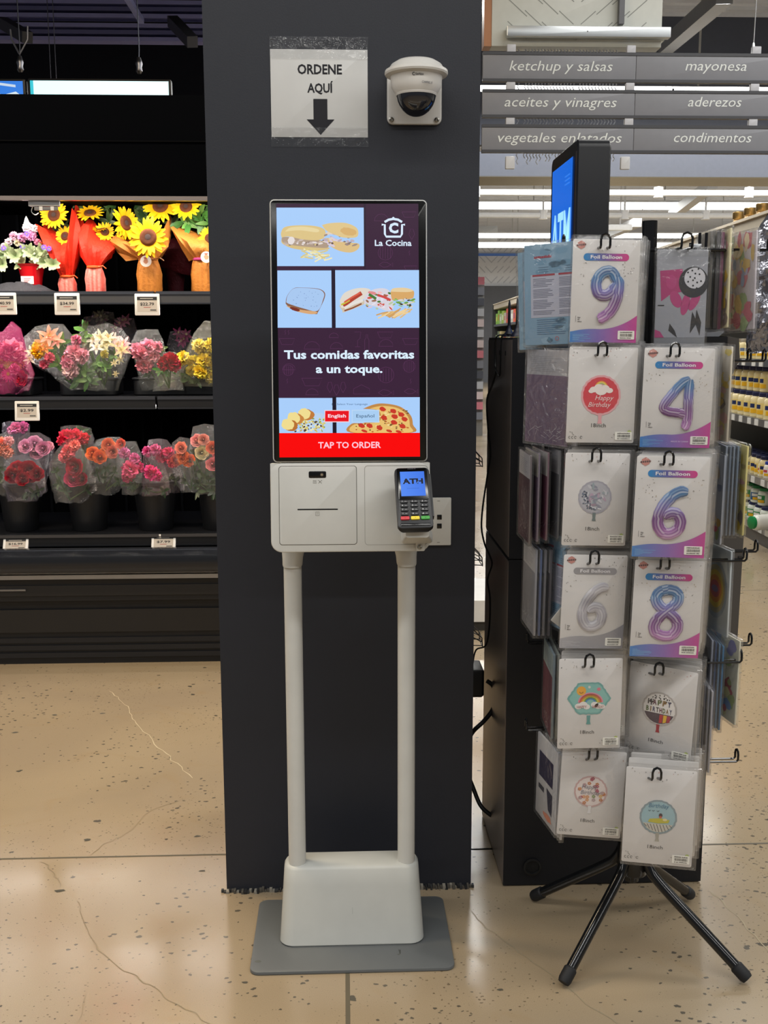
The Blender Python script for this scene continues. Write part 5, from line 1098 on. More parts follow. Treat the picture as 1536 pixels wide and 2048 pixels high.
def inch_card(m, art, w_, h_, t, y):
    X = lambda u: (u - .5) * w_
    Z = lambda v_: t - v_ * h_
    m.text('18inch', X(.47), Z(.835), .0078, y - .0004, 0x3A3A3C, wd=w_ * .215)
    for k in range(5):
        x, z = X(.055 + k * .042), Z(.945)
        if k == 3: m.ring(x, z, .0022, .0022, .0004, y - .0004, 0xC8C6C4, 'paper', 12); continue
        m.ring(x, z, .0022, .0024, .0008, y - .0004, 0x2C2C2E, 'paper', 12, R(60) if k < 2 else .4, R(300) if k < 2 else 5.6)
    for a, b in ((.05, .885), (.08, .89), (.085, .905), (.10, .915), (.70, .91), (.73, .925), (.67, .94)): m.stroke([(X(a), Z(b)), (X(a) + .002, Z(b) - .001)], .0009, y - .0004, 0x55524E)
    m.ell(X(.93), Z(.885), w_ * .03, w_ * .03, y - .0004, 0xAEBB6E)
    confetti(m, w_, h_, t, 16, y - .0004, [0x8A857A, 0xC07A6A, 0xB8A890, 0x55524E], lambda: (rnd.uniform(.03, .97), rnd.uniform(.01, .13)))
    cx, cz, r_ = X(.485), Z(.475), w_ * .26
    A = lambda a, b: (cx + a * r_, cz + b * r_)
    if art == 'cloud':
        cz = Z(.50); ball(m, cx, cz, w_ * .29, y - .0004, 0xE3A6AC, 0xD2404C); r_ = w_ * .29
        for k, c in enumerate((0xE8B040, 0xE8D070, 0x9AB870, 0xD08AA8)): m.ring(*A(.0, .38), r_ * (.30 - .05 * k), r_ * (.30 - .05 * k), r_ * .05, y - .0008, c, 'paper', 14, 0, 3.1416)
        for a, b, q in ((-.38, .28, .2), (-.12, .38, .24), (.18, .34, .24), (.42, .24, .18), (0, .22, .3), (-.5, .2, .14)): m.ell(*A(a, b), r_ * q, r_ * q * .72, y - .0010 - q * .0003, 0xEEE6E0, wob=0)
        m.text('Happy', *A(.18, -.24), r_ * .24, y - .0012, 0xF4DCDC, wd=r_ * .95, shear=.3); m.text('Birthday', *A(-.05, -.58), r_ * .24, y - .0012, 0xF4DCDC, wd=r_ * 1.15, shear=.3)
    elif art == 'silver':
        ball(m, cx, cz, r_, y - .0004, 0xA8A6B0, 0xB4B4BC, 0x6E7E7E)
        for k in range(40): a = rnd.uniform(0, 6.28); q = rnd.uniform(0, .72); m.ell(*A(q * Co(a), q * S(a)), r_ * rnd.uniform(.1, .26), r_ * rnd.uniform(.04, .1), y - .0008 - k * .00001, rnd.choice([0x8E90A0, 0xB8A0B4, 0xC8C8CE, 0x9AA8AE, 0xA08C9C]), 'satin', 12, rnd.uniform(0, 3))
        for k in range(46): a = R(rnd.uniform(150, 285)); q = rnd.uniform(.45, .8); m.ell(*A(q * Co(a), q * S(a)), r_ * .05, r_ * .04, y - .0014, rnd.choice([0x4E5A6E, 0x6E7A8E, 0x3A4658]), 'satin', 6)
        m.stroke([A(-.62, .1), A(-.5, -.38), A(-.1, -.62), A(.4, -.7)], r_ * .10, y - .0013, 0xD0D0D6, 'satin')
    elif art == 'hex':
        cz = Z(.44); r_ = w_ * .30; ball(m, cx, cz, r_, y - .0004, 0x6FA8A4, 0x86BDB6, 0x5A9A96, True)
        for k, c in enumerate((0xE88AA0, 0xE86A50, 0xF0A040, 0xF0D84A, 0x7AB85A, 0x4A8AC8)): m.ring(*A(.08, -.22), r_ * (.62 - .075 * k), r_ * (.50 - .06 * k), r_ * .09, y - .0008, c, 'paper', 18, 0, 3.1416)
        for a, b, q in ((-.55, -.42, .2), (-.3, -.34, .22), (-.12, -.45, .18), (.5, -.42, .2), (.3, -.34, .2), (.7, -.45, .16)): m.ell(*A(a, b), r_ * q, r_ * q * .8, y - .0011 - q * .0003, 0xE9E4E0)
        m.ell(*A(-.42, .42), r_ * .25, r_ * .25, y - .0009, 0xE8A838); m.ring(*A(-.42, .40), r_ * .10, r_ * .10, r_ * .03, y - .0012, 0x7A4A20, 'paper', 8, 3.4, 6.0)
        m.text('HAPPY', *A(-.38, -.52), r_ * .15, y - .0020, 0xA85A5A, wd=r_ * .52); m.text('BIRTHDAY', *A(.48, -.52), r_ * .15, y - .0020, 0xA85A5A, wd=r_ * .60)
        m.ell(*A(.5, .5), r_ * .10, r_ * .09, y - .0009, 0xE07A8A); m.ell(*A(.0, .62), r_ * .07, r_ * .07, y - .0009, 0xD8D8D0)
    elif art == 'flowers':
        ball(m, cx, cz, r_, y - .0004, 0xC9A8A6, 0xE2D6D2, 0xDCDADA)
        for k in range(26):
            a = rnd.uniform(0, 6.28); q = rnd.uniform(.35, .85); c = rnd.choice([0xB05A6A, 0xD89A6A, 0xC07A50, 0x9A4A5A, 0xB8A0A0, 0xD8B070, 0x8A9A6A])
            for j in range(5): m.ell(cx + r_ * (q * Co(a) + .07 * Co(j * 1.256)), cz + r_ * (q * S(a) + .07 * S(j * 1.256)), r_ * .055, r_ * .045, y - .0008 - k * .00001, c, 'paper', 8)
        m.text('Happy', *A(-.08, .18), r_ * .26, y - .0013, 0x7A7C88, wd=r_ * .95, shear=.25); m.text('Birthday', *A(.0, -.18), r_ * .26, y - .0013, 0x7A7C88, wd=r_ * 1.2, shear=.25)
    elif art == 'happy':
        cz = Z(.46); ball(m, cx, cz, r_, y - .0004, 0xB8B2AE, 0xE8E4E0, 0xA83038)
        low_ = [(.88 * r_ * Co(R(a)) + cx, .88 * r_ * S(R(a)) + cz) for a in range(198, 343, 8)]; m.poly(low_, y - .0008, 0x4A3A48)
        for i, c in ((.05, 0xB83038), (.27, 0xE8B830), (.48, 0xA83048)): m.poly([A(i, -.32), A(i + .20, -.32), A(i + .16, -.80 + i * .25), A(i - .02, -.86 + i * .2)], y - .0010, c)
        for k in range(34): a = R(rnd.uniform(20, 160)); q = rnd.uniform(.5, .85); m.ell(*A(q * Co(a), q * S(a)), r_ * .05, r_ * .03, y - .0010, 0x2E2A2C, 'paper', 7, rnd.uniform(0, 3))
        cs = [0x3A3438, 0x6A3A4A, 0x5A6A3A, 0x8A6A3A, 0x4A4A6A]
        for i, ch in enumerate('HAPPY'): m.text(ch, *A(-.56 + .28 * i, .22), r_ * .30, y - .0013, cs[i % 5], wd=r_ * .22, bold=.03)
        for i, ch in enumerate('BIRTHDAY'): m.text(ch, *A(-.67 + .19 * i, -.20), r_ * .28, y - .0013, cs[(i + 2) % 5], wd=r_ * (.06 if ch == 'I' else .15), bold=.03)
    elif art == 'animals':
        cx, cz = X(.49), Z(.50); r_ = w_ * .265; ball(m, cx, cz, r_, y - .0004, 0x8A9AA0, 0x9CBCC4, 0xA8A498)
        m.poly([(.88 * r_ * Co(R(a)) + cx, .88 * r_ * S(R(a)) + cz) for a in range(205, 336, 8)], y - .0008, 0xC9C4B8)
        for i in range(9): m.stroke([A(-.75 + i * .17, -.42), A(-.6 + i * .17, -.42 - .44 * Co((i - 4) * .3))], r_ * .03, y - .0011, 0x4A4848)
        m.poly([A(-.55, -.3), A(-.45, -.12), A(.1, -.05), A(.62, -.12), A(.55, -.3), (cx, cz - .36 * r_)], y - .0010, 0xC2B83A); m.ell(*A(.12, .12), r_ * .10, r_ * .12, y - .0012, 0x4A3A3E); m.ell(*A(.12, .02), r_ * .08, r_ * .06, y - .0013, 0xC85A4A); m.ell(*A(.36, -.12), r_ * .12, r_ * .08, y - .0012, 0xE0D49A)
        for a in (-.55, -.35, -.1): m.stroke([A(a, .38), A(a + .06, .33), A(a + .13, .39)], r_ * .03, y - .0012, 0x4A545A)
        m.text('Birthday', *A(0, .55), r_ * .25, y - .0013, 0x4E7E9A, wd=r_ * 1.1, shear=.25)
def packet(lbl, quad, y, kind, yaw=0, group=None, lean=0, flat=False):
    """hanging packet; quad = its corners in the photo (top left, top right, bottom right, bottom left) at depth y"""
    q = [P(*c, y) for c in quad]; top = (q[0] + q[1]) / 2; bot = (q[2] + q[3]) / 2
    w_ = ((q[1] - q[0]).length + (q[2] - q[3]).length) / 2; h_ = (top - bot).length
    e = q[1] - q[0]; roll = math.atan2(e.z, e.x) * (.15 if flat else 1)
    if flat: w_ = abs(e.x) / Co(R(yaw)) * .97; h_ = ((q[0] - q[3]).length + (q[1] - q[2]).length) / 2
    t = thing('balloon_packet', lbl, 'balloon packet', top, (R(lean), -roll, R(yaw)), group)
    card = 0xDAD7D5; m = MB(); m.slab(0, -h_ / 2, w_, h_, .0035, -.0005, .0006, card, 'paper', .0002, 4); yy = -.0008
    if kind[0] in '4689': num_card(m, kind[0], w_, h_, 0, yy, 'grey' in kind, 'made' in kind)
    else: inch_card(m, kind, w_, h_, 0, yy)
    m.build('card', t, smooth=40)
    m = MB(); cw = w_ * .25; barcode(m, w_ * .5 - cw * .62, -h_ * (.925 if kind[0] not in '8' or 'x' in kind else .915), cw, h_ * .085, -.0020); m.slab(w_ * .5 - cw * .62, -h_ * .925, cw, h_ * .085, .0015, -.0018, -.0012, 0xF1EFE6, 'paper', .0001, 3); m.build('price_sticker', t, smooth=0)
    m = MB(); m.slab(.003, -h_ / 2 + .002, w_ + .012, h_ + .012, .002, -.0062, .003, 0xE8E8EA, 'film', .0012, 2); m.build('clear_sleeve', t)
    return t, w_, h_
FRONT = [
 ('balloon packet with a blue to purple number nine, top of the first card column', [(1147, 478), (1281, 480), (1275, 686), (1140, 684)], 2.10, '9', 2),
 ('balloon packet with round red rainbow cloud balloon, 18inch', [(1141, 693), (1275, 695), (1270, 887), (1131, 884)], 2.10, 'cloud', 1),
 ('balloon packet with round silver marbled balloon, 18inch', [(1131, 905), (1261, 907), (1255, 1093), (1128, 1089)], 2.10, 'silver', 1),
 ('balloon packet with silver grey number six', [(1129, 1109), (1255, 1111), (1252, 1299), (1125, 1294)], 2.10, '6grey', 0),
 ('balloon packet with teal hexagon rainbow balloon, 18inch', [(1117, 1318), (1247, 1316), (1242, 1495), (1120, 1497)], 2.08, 'hex', 0),
 ('balloon packet with round flower patterned birthday balloon, 18inch', [(1127, 1499), (1252, 1502), (1250, 1679), (1126, 1666)], 2.11, 'flowers', -7),
 ('balloon packet with blue to pink number four', [(1290, 695), (1430, 697), (1416, 897), (1280, 893)], 2.09, '4made', -3),
 ('balloon packet with blue to purple number six, above the number eight packet', [(1274, 912), (1421, 914), (1401, 1119), (1264, 1110)], 2.03, '6', -5),
 ('balloon packet with blue to purple number eight', [(1272, 1120), (1408, 1122), (1402, 1318), (1268, 1310)], 2.06, '8', -4),
 ('tilted balloon packet with round black lettered happy birthday balloon', [(1270, 1318), (1386, 1349), (1379, 1534), (1263, 1500)], 2.10, 'happy', -32),
 ('balloon packet with round pale blue birthday balloon, lowest on the rack', [(1255, 1532), (1392, 1544), (1384, 1741), (1250, 1716)], 2.03, 'animals', -12)]
for i, (lbl, quad, y_, kind, yaw) in enumerate(FRONT):
    t, w_, h_ = packet(lbl, quad, y_, kind, yaw, flat=kind in ('happy', 'animals'))
    hx = (quad[0][0] + quad[1][0]) / 2 - (3 if i < 6 else 10); hy = (quad[0][1] + quad[1][1]) / 2 + (16 if kind != 'animals' else 22)
    b = P(hx, hy, y_ - .022); row = min(range(6), key=lambda k: abs(rowz[k] - b.z)); hook((b.x, GF, rowz[row]), b)
    short = lbl.replace('balloon packet with ', '').replace('tilted ', '').replace(', lowest on the rack', '').replace(', top of the first card column', '').replace(', 18inch', '').replace(', above the number eight packet', '')
    nb = (5, 4, 4, 4, 5, 4, 5, 6, 4, 4, 6)[i]; ytop = t.location.copy(); proto = None
    for k in range(nb):                            # more packets behind on the same peg
        dy = .010 + (GF - .02 - y_ - .012) * (k + 1) / nb * rnd.uniform(.9, 1.05)
        loc = ytop + Vector((dy * ytop.x / ytop.y + rnd.uniform(0, .003) + .0026 * (k + 1), dy, rnd.uniform(-.002, .004) + (.006 if kind in ('animals', 'hex') else 0)))
        rot = (0, t.rotation_euler.y * (.6 if kind == 'happy' else 1) + R(rnd.uniform(-1.6, 1.6)), R(yaw + rnd.uniform(-2, 3)))
        if proto is None:
            r0 = thing('balloon_packet', f'white packet hanging behind the {short}'[:110], 'balloon packet', loc, rot, f'packets behind the {short}')
            m = MB(); m.slab(0, -h_ / 2, w_, h_, .0035, -.0005, .0006, 0xD2CFCC, 'paper', .0002, 3); barcode(m, w_ * .35, -h_ * .92, w_ * .25, h_ * .08, -.0008); m.build('card', r0, smooth=40)
            m = MB(); m.slab(.003, -h_ / 2 + .002, w_ + .012, h_ + .010, .002, -.0030, .003, 0xE8E8EA, 'film', .001, 2); m.build('clear_sleeve', r0); proto = r0
        else:
            r1 = proto.copy(); COL.objects.link(r1); r1.location = loc; r1.rotation_euler = rot
            for ch in list(proto.children):
                d = ch.copy(); COL.objects.link(d); d.parent = r1

# ---- other packets: flat bags with printed inserts
def bag(lbl, size, loc, yaw, fn, roll=0, lean=0, filmk='film', group=None, body=0xB8BABC, name='balloon_packet', th=.004, cat='balloon packet'):
    w_, h_ = size; t = thing(name, lbl, cat, loc, (R(lean), R(roll), R(yaw)), group)
    m = MB(); n = 6; L = []
    m.slab(0, -h_ / 2, w_ * .97, h_ * .98, .002, -th / 2, th / 2, body, 'satin', .0008, 2); fn(m, w_, h_, -th / 2 - .0004); m.build('insert', t, smooth=40)
    m = MB(); m.slab(0, -h_ / 2, w_ + .004, h_ + .006, .002, -th / 2 - .003, th / 2 + .003, 0xE4E6E8, filmk, .001, 2); m.build('clear_sleeve', t)
    return t
def art_blue(m, w_, h_, y):
    X = lambda u: (u - .5) * w_; Z = lambda v_: -v_ * h_
    m.rect(X(.015), Z(.985), X(.985), Z(.01), y, 0x7C9EB8); m.rect(X(.12), Z(.72), X(.97), Z(.30), y - .0003, 0xB0B4C6)
    for k in range(20): m.ell(X(rnd.uniform(.1, .9)), Z(rnd.choice([rnd.uniform(.03, .28), rnd.uniform(.75, .95)])), w_ * .1, h_ * .03, y - .0002, rnd.choice([0x6C92AE, 0x8CACC4, 0x7298B4]), wob=.1)
    m.scrib(X(.18), X(.48), Z(.145), .0055, y - .0006, 0x9A3848, .12)
    for a in range(5): m.ell(X(.24 + a * .05), Z(.165), .0012, .0012, y - .0006, 0x8A96B0, n=5)
    for c0 in (.15, .58):
        m.rect(X(c0), Z(.318), X(c0 + .37), Z(.300), y - .0006, 0x9A3A48)
        for k in range(24):
            if k % 7 == 6: continue
            m.rect(X(c0 + .01), Z(.345 + k * .015), X(c0 + rnd.uniform(.22, .37)), Z(.340 + k * .015), y - .0006, 0x6A6E84)
        for k in range(3): m.rect(X(c0 + .10), Z(.235 + k * .022), X(c0 + .27), Z(.231 + k * .022), y - .0006, 0x4E6A88)
    for k in range(8): m.rect(X(.22), Z(.745 + k * .02), X(.22 + rnd.uniform(.25, .5)), Z(.740 + k * .02), y - .0006, 0x466C94)
    m.ring(X(.55), Z(.93), .004, .004, .001, y - .0006, 0xB85A60, 'paper', 12); m.ell(X(.42), Z(.93), .003, .004, y - .0006, 0x5A86A0)
def art_half(col, top=0xB8B8BC):
    def f(m, w_, h_, y):
        X = lambda u: (u - .5) * w_; Z = lambda v_: -v_ * h_
        m.rect(X(.02), Z(.98), X(.98), Z(.27), y, col); m.rect(X(.02), Z(.27), X(.98), Z(.01), y, top)
        for k in range(9): m.rect(X(.12), Z(.08 + k * .019), X(rnd.uniform(.5, .88)), Z(.076 + k * .019), y - .0003, 0x7E7E86)
        for k in range(26): a = rnd.uniform(.1, .9); b = rnd.uniform(.80, .95); m.stroke([(X(a), Z(b)), (X(a + rnd.uniform(-.14, .14)), Z(b - rnd.uniform(.0, .06)))], .0008, y - .0003, mix(col, 0xFFFFFF, .35))
    return f
def art_patch(cols, n=34, sx=.16, sy=.08):
    def f(m, w_, h_, y):
        for k in range(n):
            u, v_ = rnd.uniform(.10, .90), rnd.uniform(.06, .94); m.ell((u - .5) * w_, -v_ * h_, min(w_ * sx * rnd.uniform(.4, 1.1), w_ * min(u, 1 - u)), h_ * sy * rnd.uniform(.4, 1), y - k * .00002, rnd.choice(cols), 'satin', 9, 0, .25)
    return f
def art_flower(m, w_, h_, y):
    X = lambda u: (u - .5) * w_; Z = lambda v_: -v_ * h_
    m.rect(X(.02), Z(.88), X(.98), Z(.08), y, 0x9A9CA4)
    pk = 0xB04078
    m.poly([(X(.08), Z(.22)), (X(.5), Z(.20)), (X(.55), Z(.42)), (X(.30), Z(.45)), (X(.12), Z(.52))], y - .0002, 0xA83C70)
    for cx, cy, a, b, ro in ((.40, .50, .10, .09, .5), (.58, .55, .08, .11, -.2), (.75, .52, .08, .10, -.5), (.30, .33, .10, .07, 0)): m.ell(X(cx), Z(cy), w_ * a, h_ * b, y - .0003, pk, 'satin', 16, ro)
    m.ell(X(.72), Z(.33), w_ * .28, w_ * .28, y - .0005, 0x2C2C30, 'satin', 30); m.ell(X(.74), Z(.29), w_ * .20, w_ * .19, y - .0007, 0xC9C9D0, 'satin', 24)
    for k in range(13): a = k * 2.4; q = .045 * math.sqrt(k); m.ell(X(.74 + q * Co(a)), Z(.29 + q * S(a) * .7), w_ * .018, w_ * .018, y - .0009, 0x26262A, 'satin', 8)
    for a, b, c, d in ((.72, .62, .66, .84), (.80, .60, .85, .86), (.30, .74, .42, .88)): m.poly([(X(a), Z(b)), (X(a + .10), Z((b + d) / 2)), (X(c + .03), Z(d)), (X(a - .02), Z((b + d) / 2))], y - .0005, 0x28282C)
    m.poly([(X(.02), Z(.80)), (X(.12), Z(.82)), (X(.2), Z(.88)), (X(.02), Z(.88))], y - .0004, pk); m.rect(X(.06), Z(.565), X(.18), Z(.555), y - .0006, 0x26262A)
def art_navy(m, w_, h_, y):
    m.rect(-w_ * .36, -h_ * .50, w_ * .30, -h_ * .20, y, 0x241E40); m.rect(-w_ * .36, -h_ * .66, -w_ * .1, -h_ * .60, y, 0x3A3A44); m.poly([(w_ * .02, -h_ * .56), (w_ * .3, -h_ * .58), (w_ * .3, -h_ * .84), (w_ * .12, -h_ * .80)], y, 0x2E2C40); m.ell(w_ * .1, -h_ * .90, w_ * .2, h_ * .04, y - .0002, 0xD08A70, wob=.2)
YEL = [0xE8C63A, 0xD8C890, 0xE0D8C8, 0x8A7A70, 0xE8B8B0, 0xC8B878, 0xF0D860]
CLR = [0xC8A860, 0xA8A0C0, 0xC07080, 0xD8B878, 0x8898B8, 0x8AA070, 0xD8C8B0, 0xB85A70]
pt = P(1366, 497, 2.19)
bag('grey packet with a pink and black flower print, behind the rack pole', (.112, .205), pt, 3, art_flower, body=0x8E9096, th=.003); hook((pt.x, GF + .01, rowz[0]), (pt.x, 2.165, rowz[0]), .02, .011)
# side facing the cash machine, bag colours darkened to stand for shade
hk = lambda px, py, y_, x0=GX0, **k: hook((x0, y_, P(px, py, y_).z), P(px, py, y_), **k)
a = P(1108, 484, 2.25); bag('pale blue text printed bag nearest the number nine packet', (.145, .215), a, -40, art_blue, -2, filmk='film', body=0x7C9EB8)
a = P(1088, 497, 2.30); bag('pale blue text printed bag partly hidden behind its twin', (.145, .215), a, -48, art_blue, -3, filmk='film', body=0x7397B2)
hk(1127, 496, 2.25); hk(1088, 708, 2.28); hk(1092, 905, 2.28); hk(1092, 1097, 2.28); hk(1052, 1458, 2.34); hk(1095, 1296, 2.30); hk(1100, 1500, 2.30); hk(1055, 1285, 2.42)
a = P(1098, 698, 2.25); bag('mauve insert bag in crinkled clear film below the blue bags', (.135, .205), a, -58, art_half(0x5E4862, 0x9A9AA0), 1, filmk='filmhaze', body=0x8A7288)
a = P(1128, 698, 2.25); bag('bag with pink and yellow print beside the mauve bag', (.135, .205), a, -72, art_patch([0xB04A6A, 0xC8C060, 0x5A5A6A, 0xD8D8D8], 22), body=0xA8AAB0)
for k, (px, py, c, lb, tp__) in enumerate(((1052, 903, 0x4A2E36, 'thin bag with a dark maroon print at the outer end of the third row', 0xB0AEB2), (1066, 899, 0x6A5270, 'mauve bag second from the outer end of the third row', 0xB4B0A8), (1082, 897, 0x641C42, 'deep magenta bag in the third row, facing the cash machine', 0xB8B4B2), (1103, 893, 0x55575E, 'grey foil bag with a white ribbon in the third row', 0x9A9A9E))):
    a = P(px, py, 2.28 + .0 * k); bag(lb, (.13, .196), a, -89 + k * 2, art_half(c, tp__), 1, filmk='film', body=mix(c, 0xA0A0A0, .3))
for k, px in enumerate((1062, 1070, 1078, 1088)):
    a = P(px, 1086, 2.30); bag(['thin bag with a pale edge, outermost in the fourth row', 'thin bluish bag in the fourth row, second from outside', 'thin grey bag in the fourth row, third from outside', 'thin dark bag in the fourth row, closest to the blue printed bag'][k], (.13, .20), a, -88 + k, art_half([0x8A8A90, 0x4A5A88, 0x66666E, 0x55505A][k]), 2, body=[0x9A9AA0, 0x5A6A90, 0x77777E, 0x504E56][k], th=.005)
a = P(1112, 1068, 2.26); bag('pale blue text printed bag hanging beside the silver balloon packet', (.145, .212), a, -70, art_blue, body=0x7C9EB8)
m_ = P(1110, 1275, 2.22); bag('white packet hanging askew beside the grey number six packet', (.12, .17), P(1240, 1152, 2.205), 0, lambda m, w_, h_, y: m.rect(-w_ * .4, -h_ * .9, w_ * .4, -h_ * .2, y, 0xD4D2CC), 38, body=0xD0CEC8)
for k, px in enumerate((1100, 1109)):
    a = P(px, 1290, 2.26); bag(['thin bag with red and teal edge beside the hexagon balloon packet', 'thin green grey bag beside the hexagon balloon packet'][k], (.13, .200), a, -92, art_half([0x6A3A44, 0x7A8A78][k], [0x9AA8A8, 0xB0B0A8][k]), 2, body=[0x7A8890, 0x8A9088][k], th=.006)
for k, px in enumerate((1098, 1108, 1116)):
    a = P(px, 1482 + k * 4, 2.24 - .01 * k); bag(['white packet with a navy print at the outer end of the lowest row', 'thin white packet with a navy edge in the lowest row', 'thin white packet next to the flower balloon packet'][k], (.13, .20), a, -80 - 5 * k, (art_navy if k == 0 else art_half([0x2A2450, 0xA0A0A8, 0xA8A8A0][k], 0xC4C2C4)), 2, body=0xC2C2C6, th=.005)
# side facing the aisle
hr = lambda px, py, y_, x0=GX1, **k: hook((x0, y_, P(px, py, y_).z), P(px, py, y_), **k)
hr(1512, 492, 2.40); hr(1538, 500, 2.27); hr(1498, 722, 2.27); hr(1528, 722, 2.40); hr(1478, 925, 2.24); hr(1498, 912, 2.40); hr(1512, 1102, 2.40); hr(1490, 1120, 2.24); hr(1500, 1288, 2.38); hr(1480, 1322, 2.22); hr(1473, 1520, 2.26)
for k, (px, c) in enumerate(((1411, 0x5A5650), (1424, 0x3E3A3A), (1432, 0x6A2A4A))):
    a = P(px, 466 + k, 2.30); bag(['thin clear bag with olive edge in the top row facing the aisle', 'thin black bag in the top row facing the aisle', 'thin dark red bag in the top row facing the aisle'][k], (.14, .205), a, -97, art_half(c, 0xA8A49A), body=c, th=.007)
a = P(1444, 462, 2.28); bag('bag with a yellow print in the top row facing the aisle', (.135, .208), a, -93, art_patch(YEL, 40), -2, body=0xD8CFA8)
a = P(1484, 466, 2.26); bag('crinkled clear bag with pastel rainbow print, outermost in the top row', (.13, .205), a, -82, art_patch(CLR, 60, .13, .10), -2, filmk='filmhaze', body=0xB8B0B8)
a = P(1447, 690, 2.20); bag('narrow bag with yellow flower print beside the number four packet', (.12, .200), a, -92, art_patch(YEL, 36, .22, .07), 1, body=0xDAD2C2)
for k in range(6):
    px = (1428, 1439, 1447, 1455, 1463, 1474)[k]; a = P(px, 884 + (18 if k == 0 else 0), 2.26); c = [0xB0B8C8, 0x8A94A4, 0x6E7A8A, 0x7A8696, 0x6A7888, 0xE0D48A][k]
    bag(['pastel printed bag beside the number six packet, facing the aisle', 'first thin blue grey bag behind the pastel printed bag', 'second thin blue grey bag behind the pastel printed bag', 'third thin blue grey bag behind the pastel printed bag', 'fourth thin blue grey bag behind the pastel printed bag', 'pale yellow printed bag, outermost of the third row facing the aisle'][k], (.135, .198), a, (-88, -96, -96, -97, -97, -90)[k], art_patch(CLR if k == 0 else (YEL if k == 5 else [c, 0x4A5260]), 30), 1, body=c, th=.004)
a = P(1437, 1090, 2.30); bag('bag with a round rainbow ring print below the third row', (.135, .200), a, -84, lambda m, w_, h_, y: [m.ell(0, -h_ * .5, w_ * (.42 - .06 * k), h_ * (.34 - .06 * k), y - .0002 * k, c, 'satin', 24) for k, c in enumerate((0xA8B4C0, 0xB8B090, 0xE0C860, 0xE09A50, 0xC86A70, 0x9A8AB0))] and None, body=0xC8D0D4)
for k in range(5):
    px = (1413, 1420, 1427, 1434, 1452)[k]; a = P(px, 1262 + (4 * k if k < 4 else 2), 2.28); c = [0x8A90A0, 0x3A4A6A, 0x55708A, 0x3A6A90, 0xD8D4C0][k]
    bag(['first thin dark blue bag in the fifth row facing the aisle', 'second thin dark blue bag in the fifth row facing the aisle', 'third thin blue bag in the fifth row facing the aisle', 'fourth thin blue bag in the fifth row facing the aisle', 'bag with coloured letter print, outermost of the fifth row facing the aisle'][k], (.135, .200), a, -97 if k < 4 else -82, art_patch([c, mix(c, 0x101020, .4)] if k < 4 else [0xD8A060, 0xB8C080, 0x8AA0C8, 0xC87070, 0xE0D8A0, 0xA8A0C8], 30), 1, body=c, th=.004)
for k in range(3):
    a = P(1399 + 7 * k, 1350 + 6 * k, 2.20); bag(['thin dark bag beside the tilted happy birthday packet', 'thin grey bag beside the tilted happy birthday packet', 'thin pale bag beside the tilted happy birthday packet'][k], (.13, .19), a, -97, art_half([0x3A3A48, 0x6A6A72, 0x9A98A0][k]), 1, body=[0x3A3A48, 0x77777E, 0xA8A6AC][k], th=.004)
# crumpled black foil balloon bag at the aisle end of the top row
c0 = P(1524, 555, 2.42); t = thing('foil_bag', 'crumpled black and silver foil bag hanging at the aisle end of the rack', 'foil bag', (c0.x + .02, 2.42, c0.z + .14))
m = MB(); n = 22; v = []; f = []
for s_ in (-1, 1):
    o = len(v)
    for i in range(n + 1):
        for j in range(n + 1):
            u, w_ = 2 * i / n - 1, 2 * j / n - 1; q = max(0, 1 - max(abs(u), abs(w_)) ** 3); hwid = .050 + .03 * S(1.2 + w_ * 2.2)
            p = Vector((u * hwid * (1 - .30 * max(0, w_)) + .02 * w_ * abs(w_), 0, -.15 + w_ * .16)); d = noise.noise(p * 28 + Vector((s_ * 3, 0, 0))) * .022 + noise.noise(p * 70) * .008
            v.append((p.x + d * .5, s_ * .022 * q + d * q, p.z + d * .4))
            if i and j:
                a_, b_, c_, d_ = o + (i - 1) * (n + 1) + j - 1, o + i * (n + 1) + j - 1, o + i * (n + 1) + j, o + (i - 1) * (n + 1) + j
                f.append((a_, b_, c_, d_) if s_ < 0 else (d_, c_, b_, a_))
m.add(v, f, 0x8E8E96, 'crumple'); m.build('foil', t, smooth=20)
m = MB(); m.tube([(0, 0, .0), (0, -.01, .02)], .003, 0xC8C8CC, 'metal', 6); m.build('seal_tab', t)

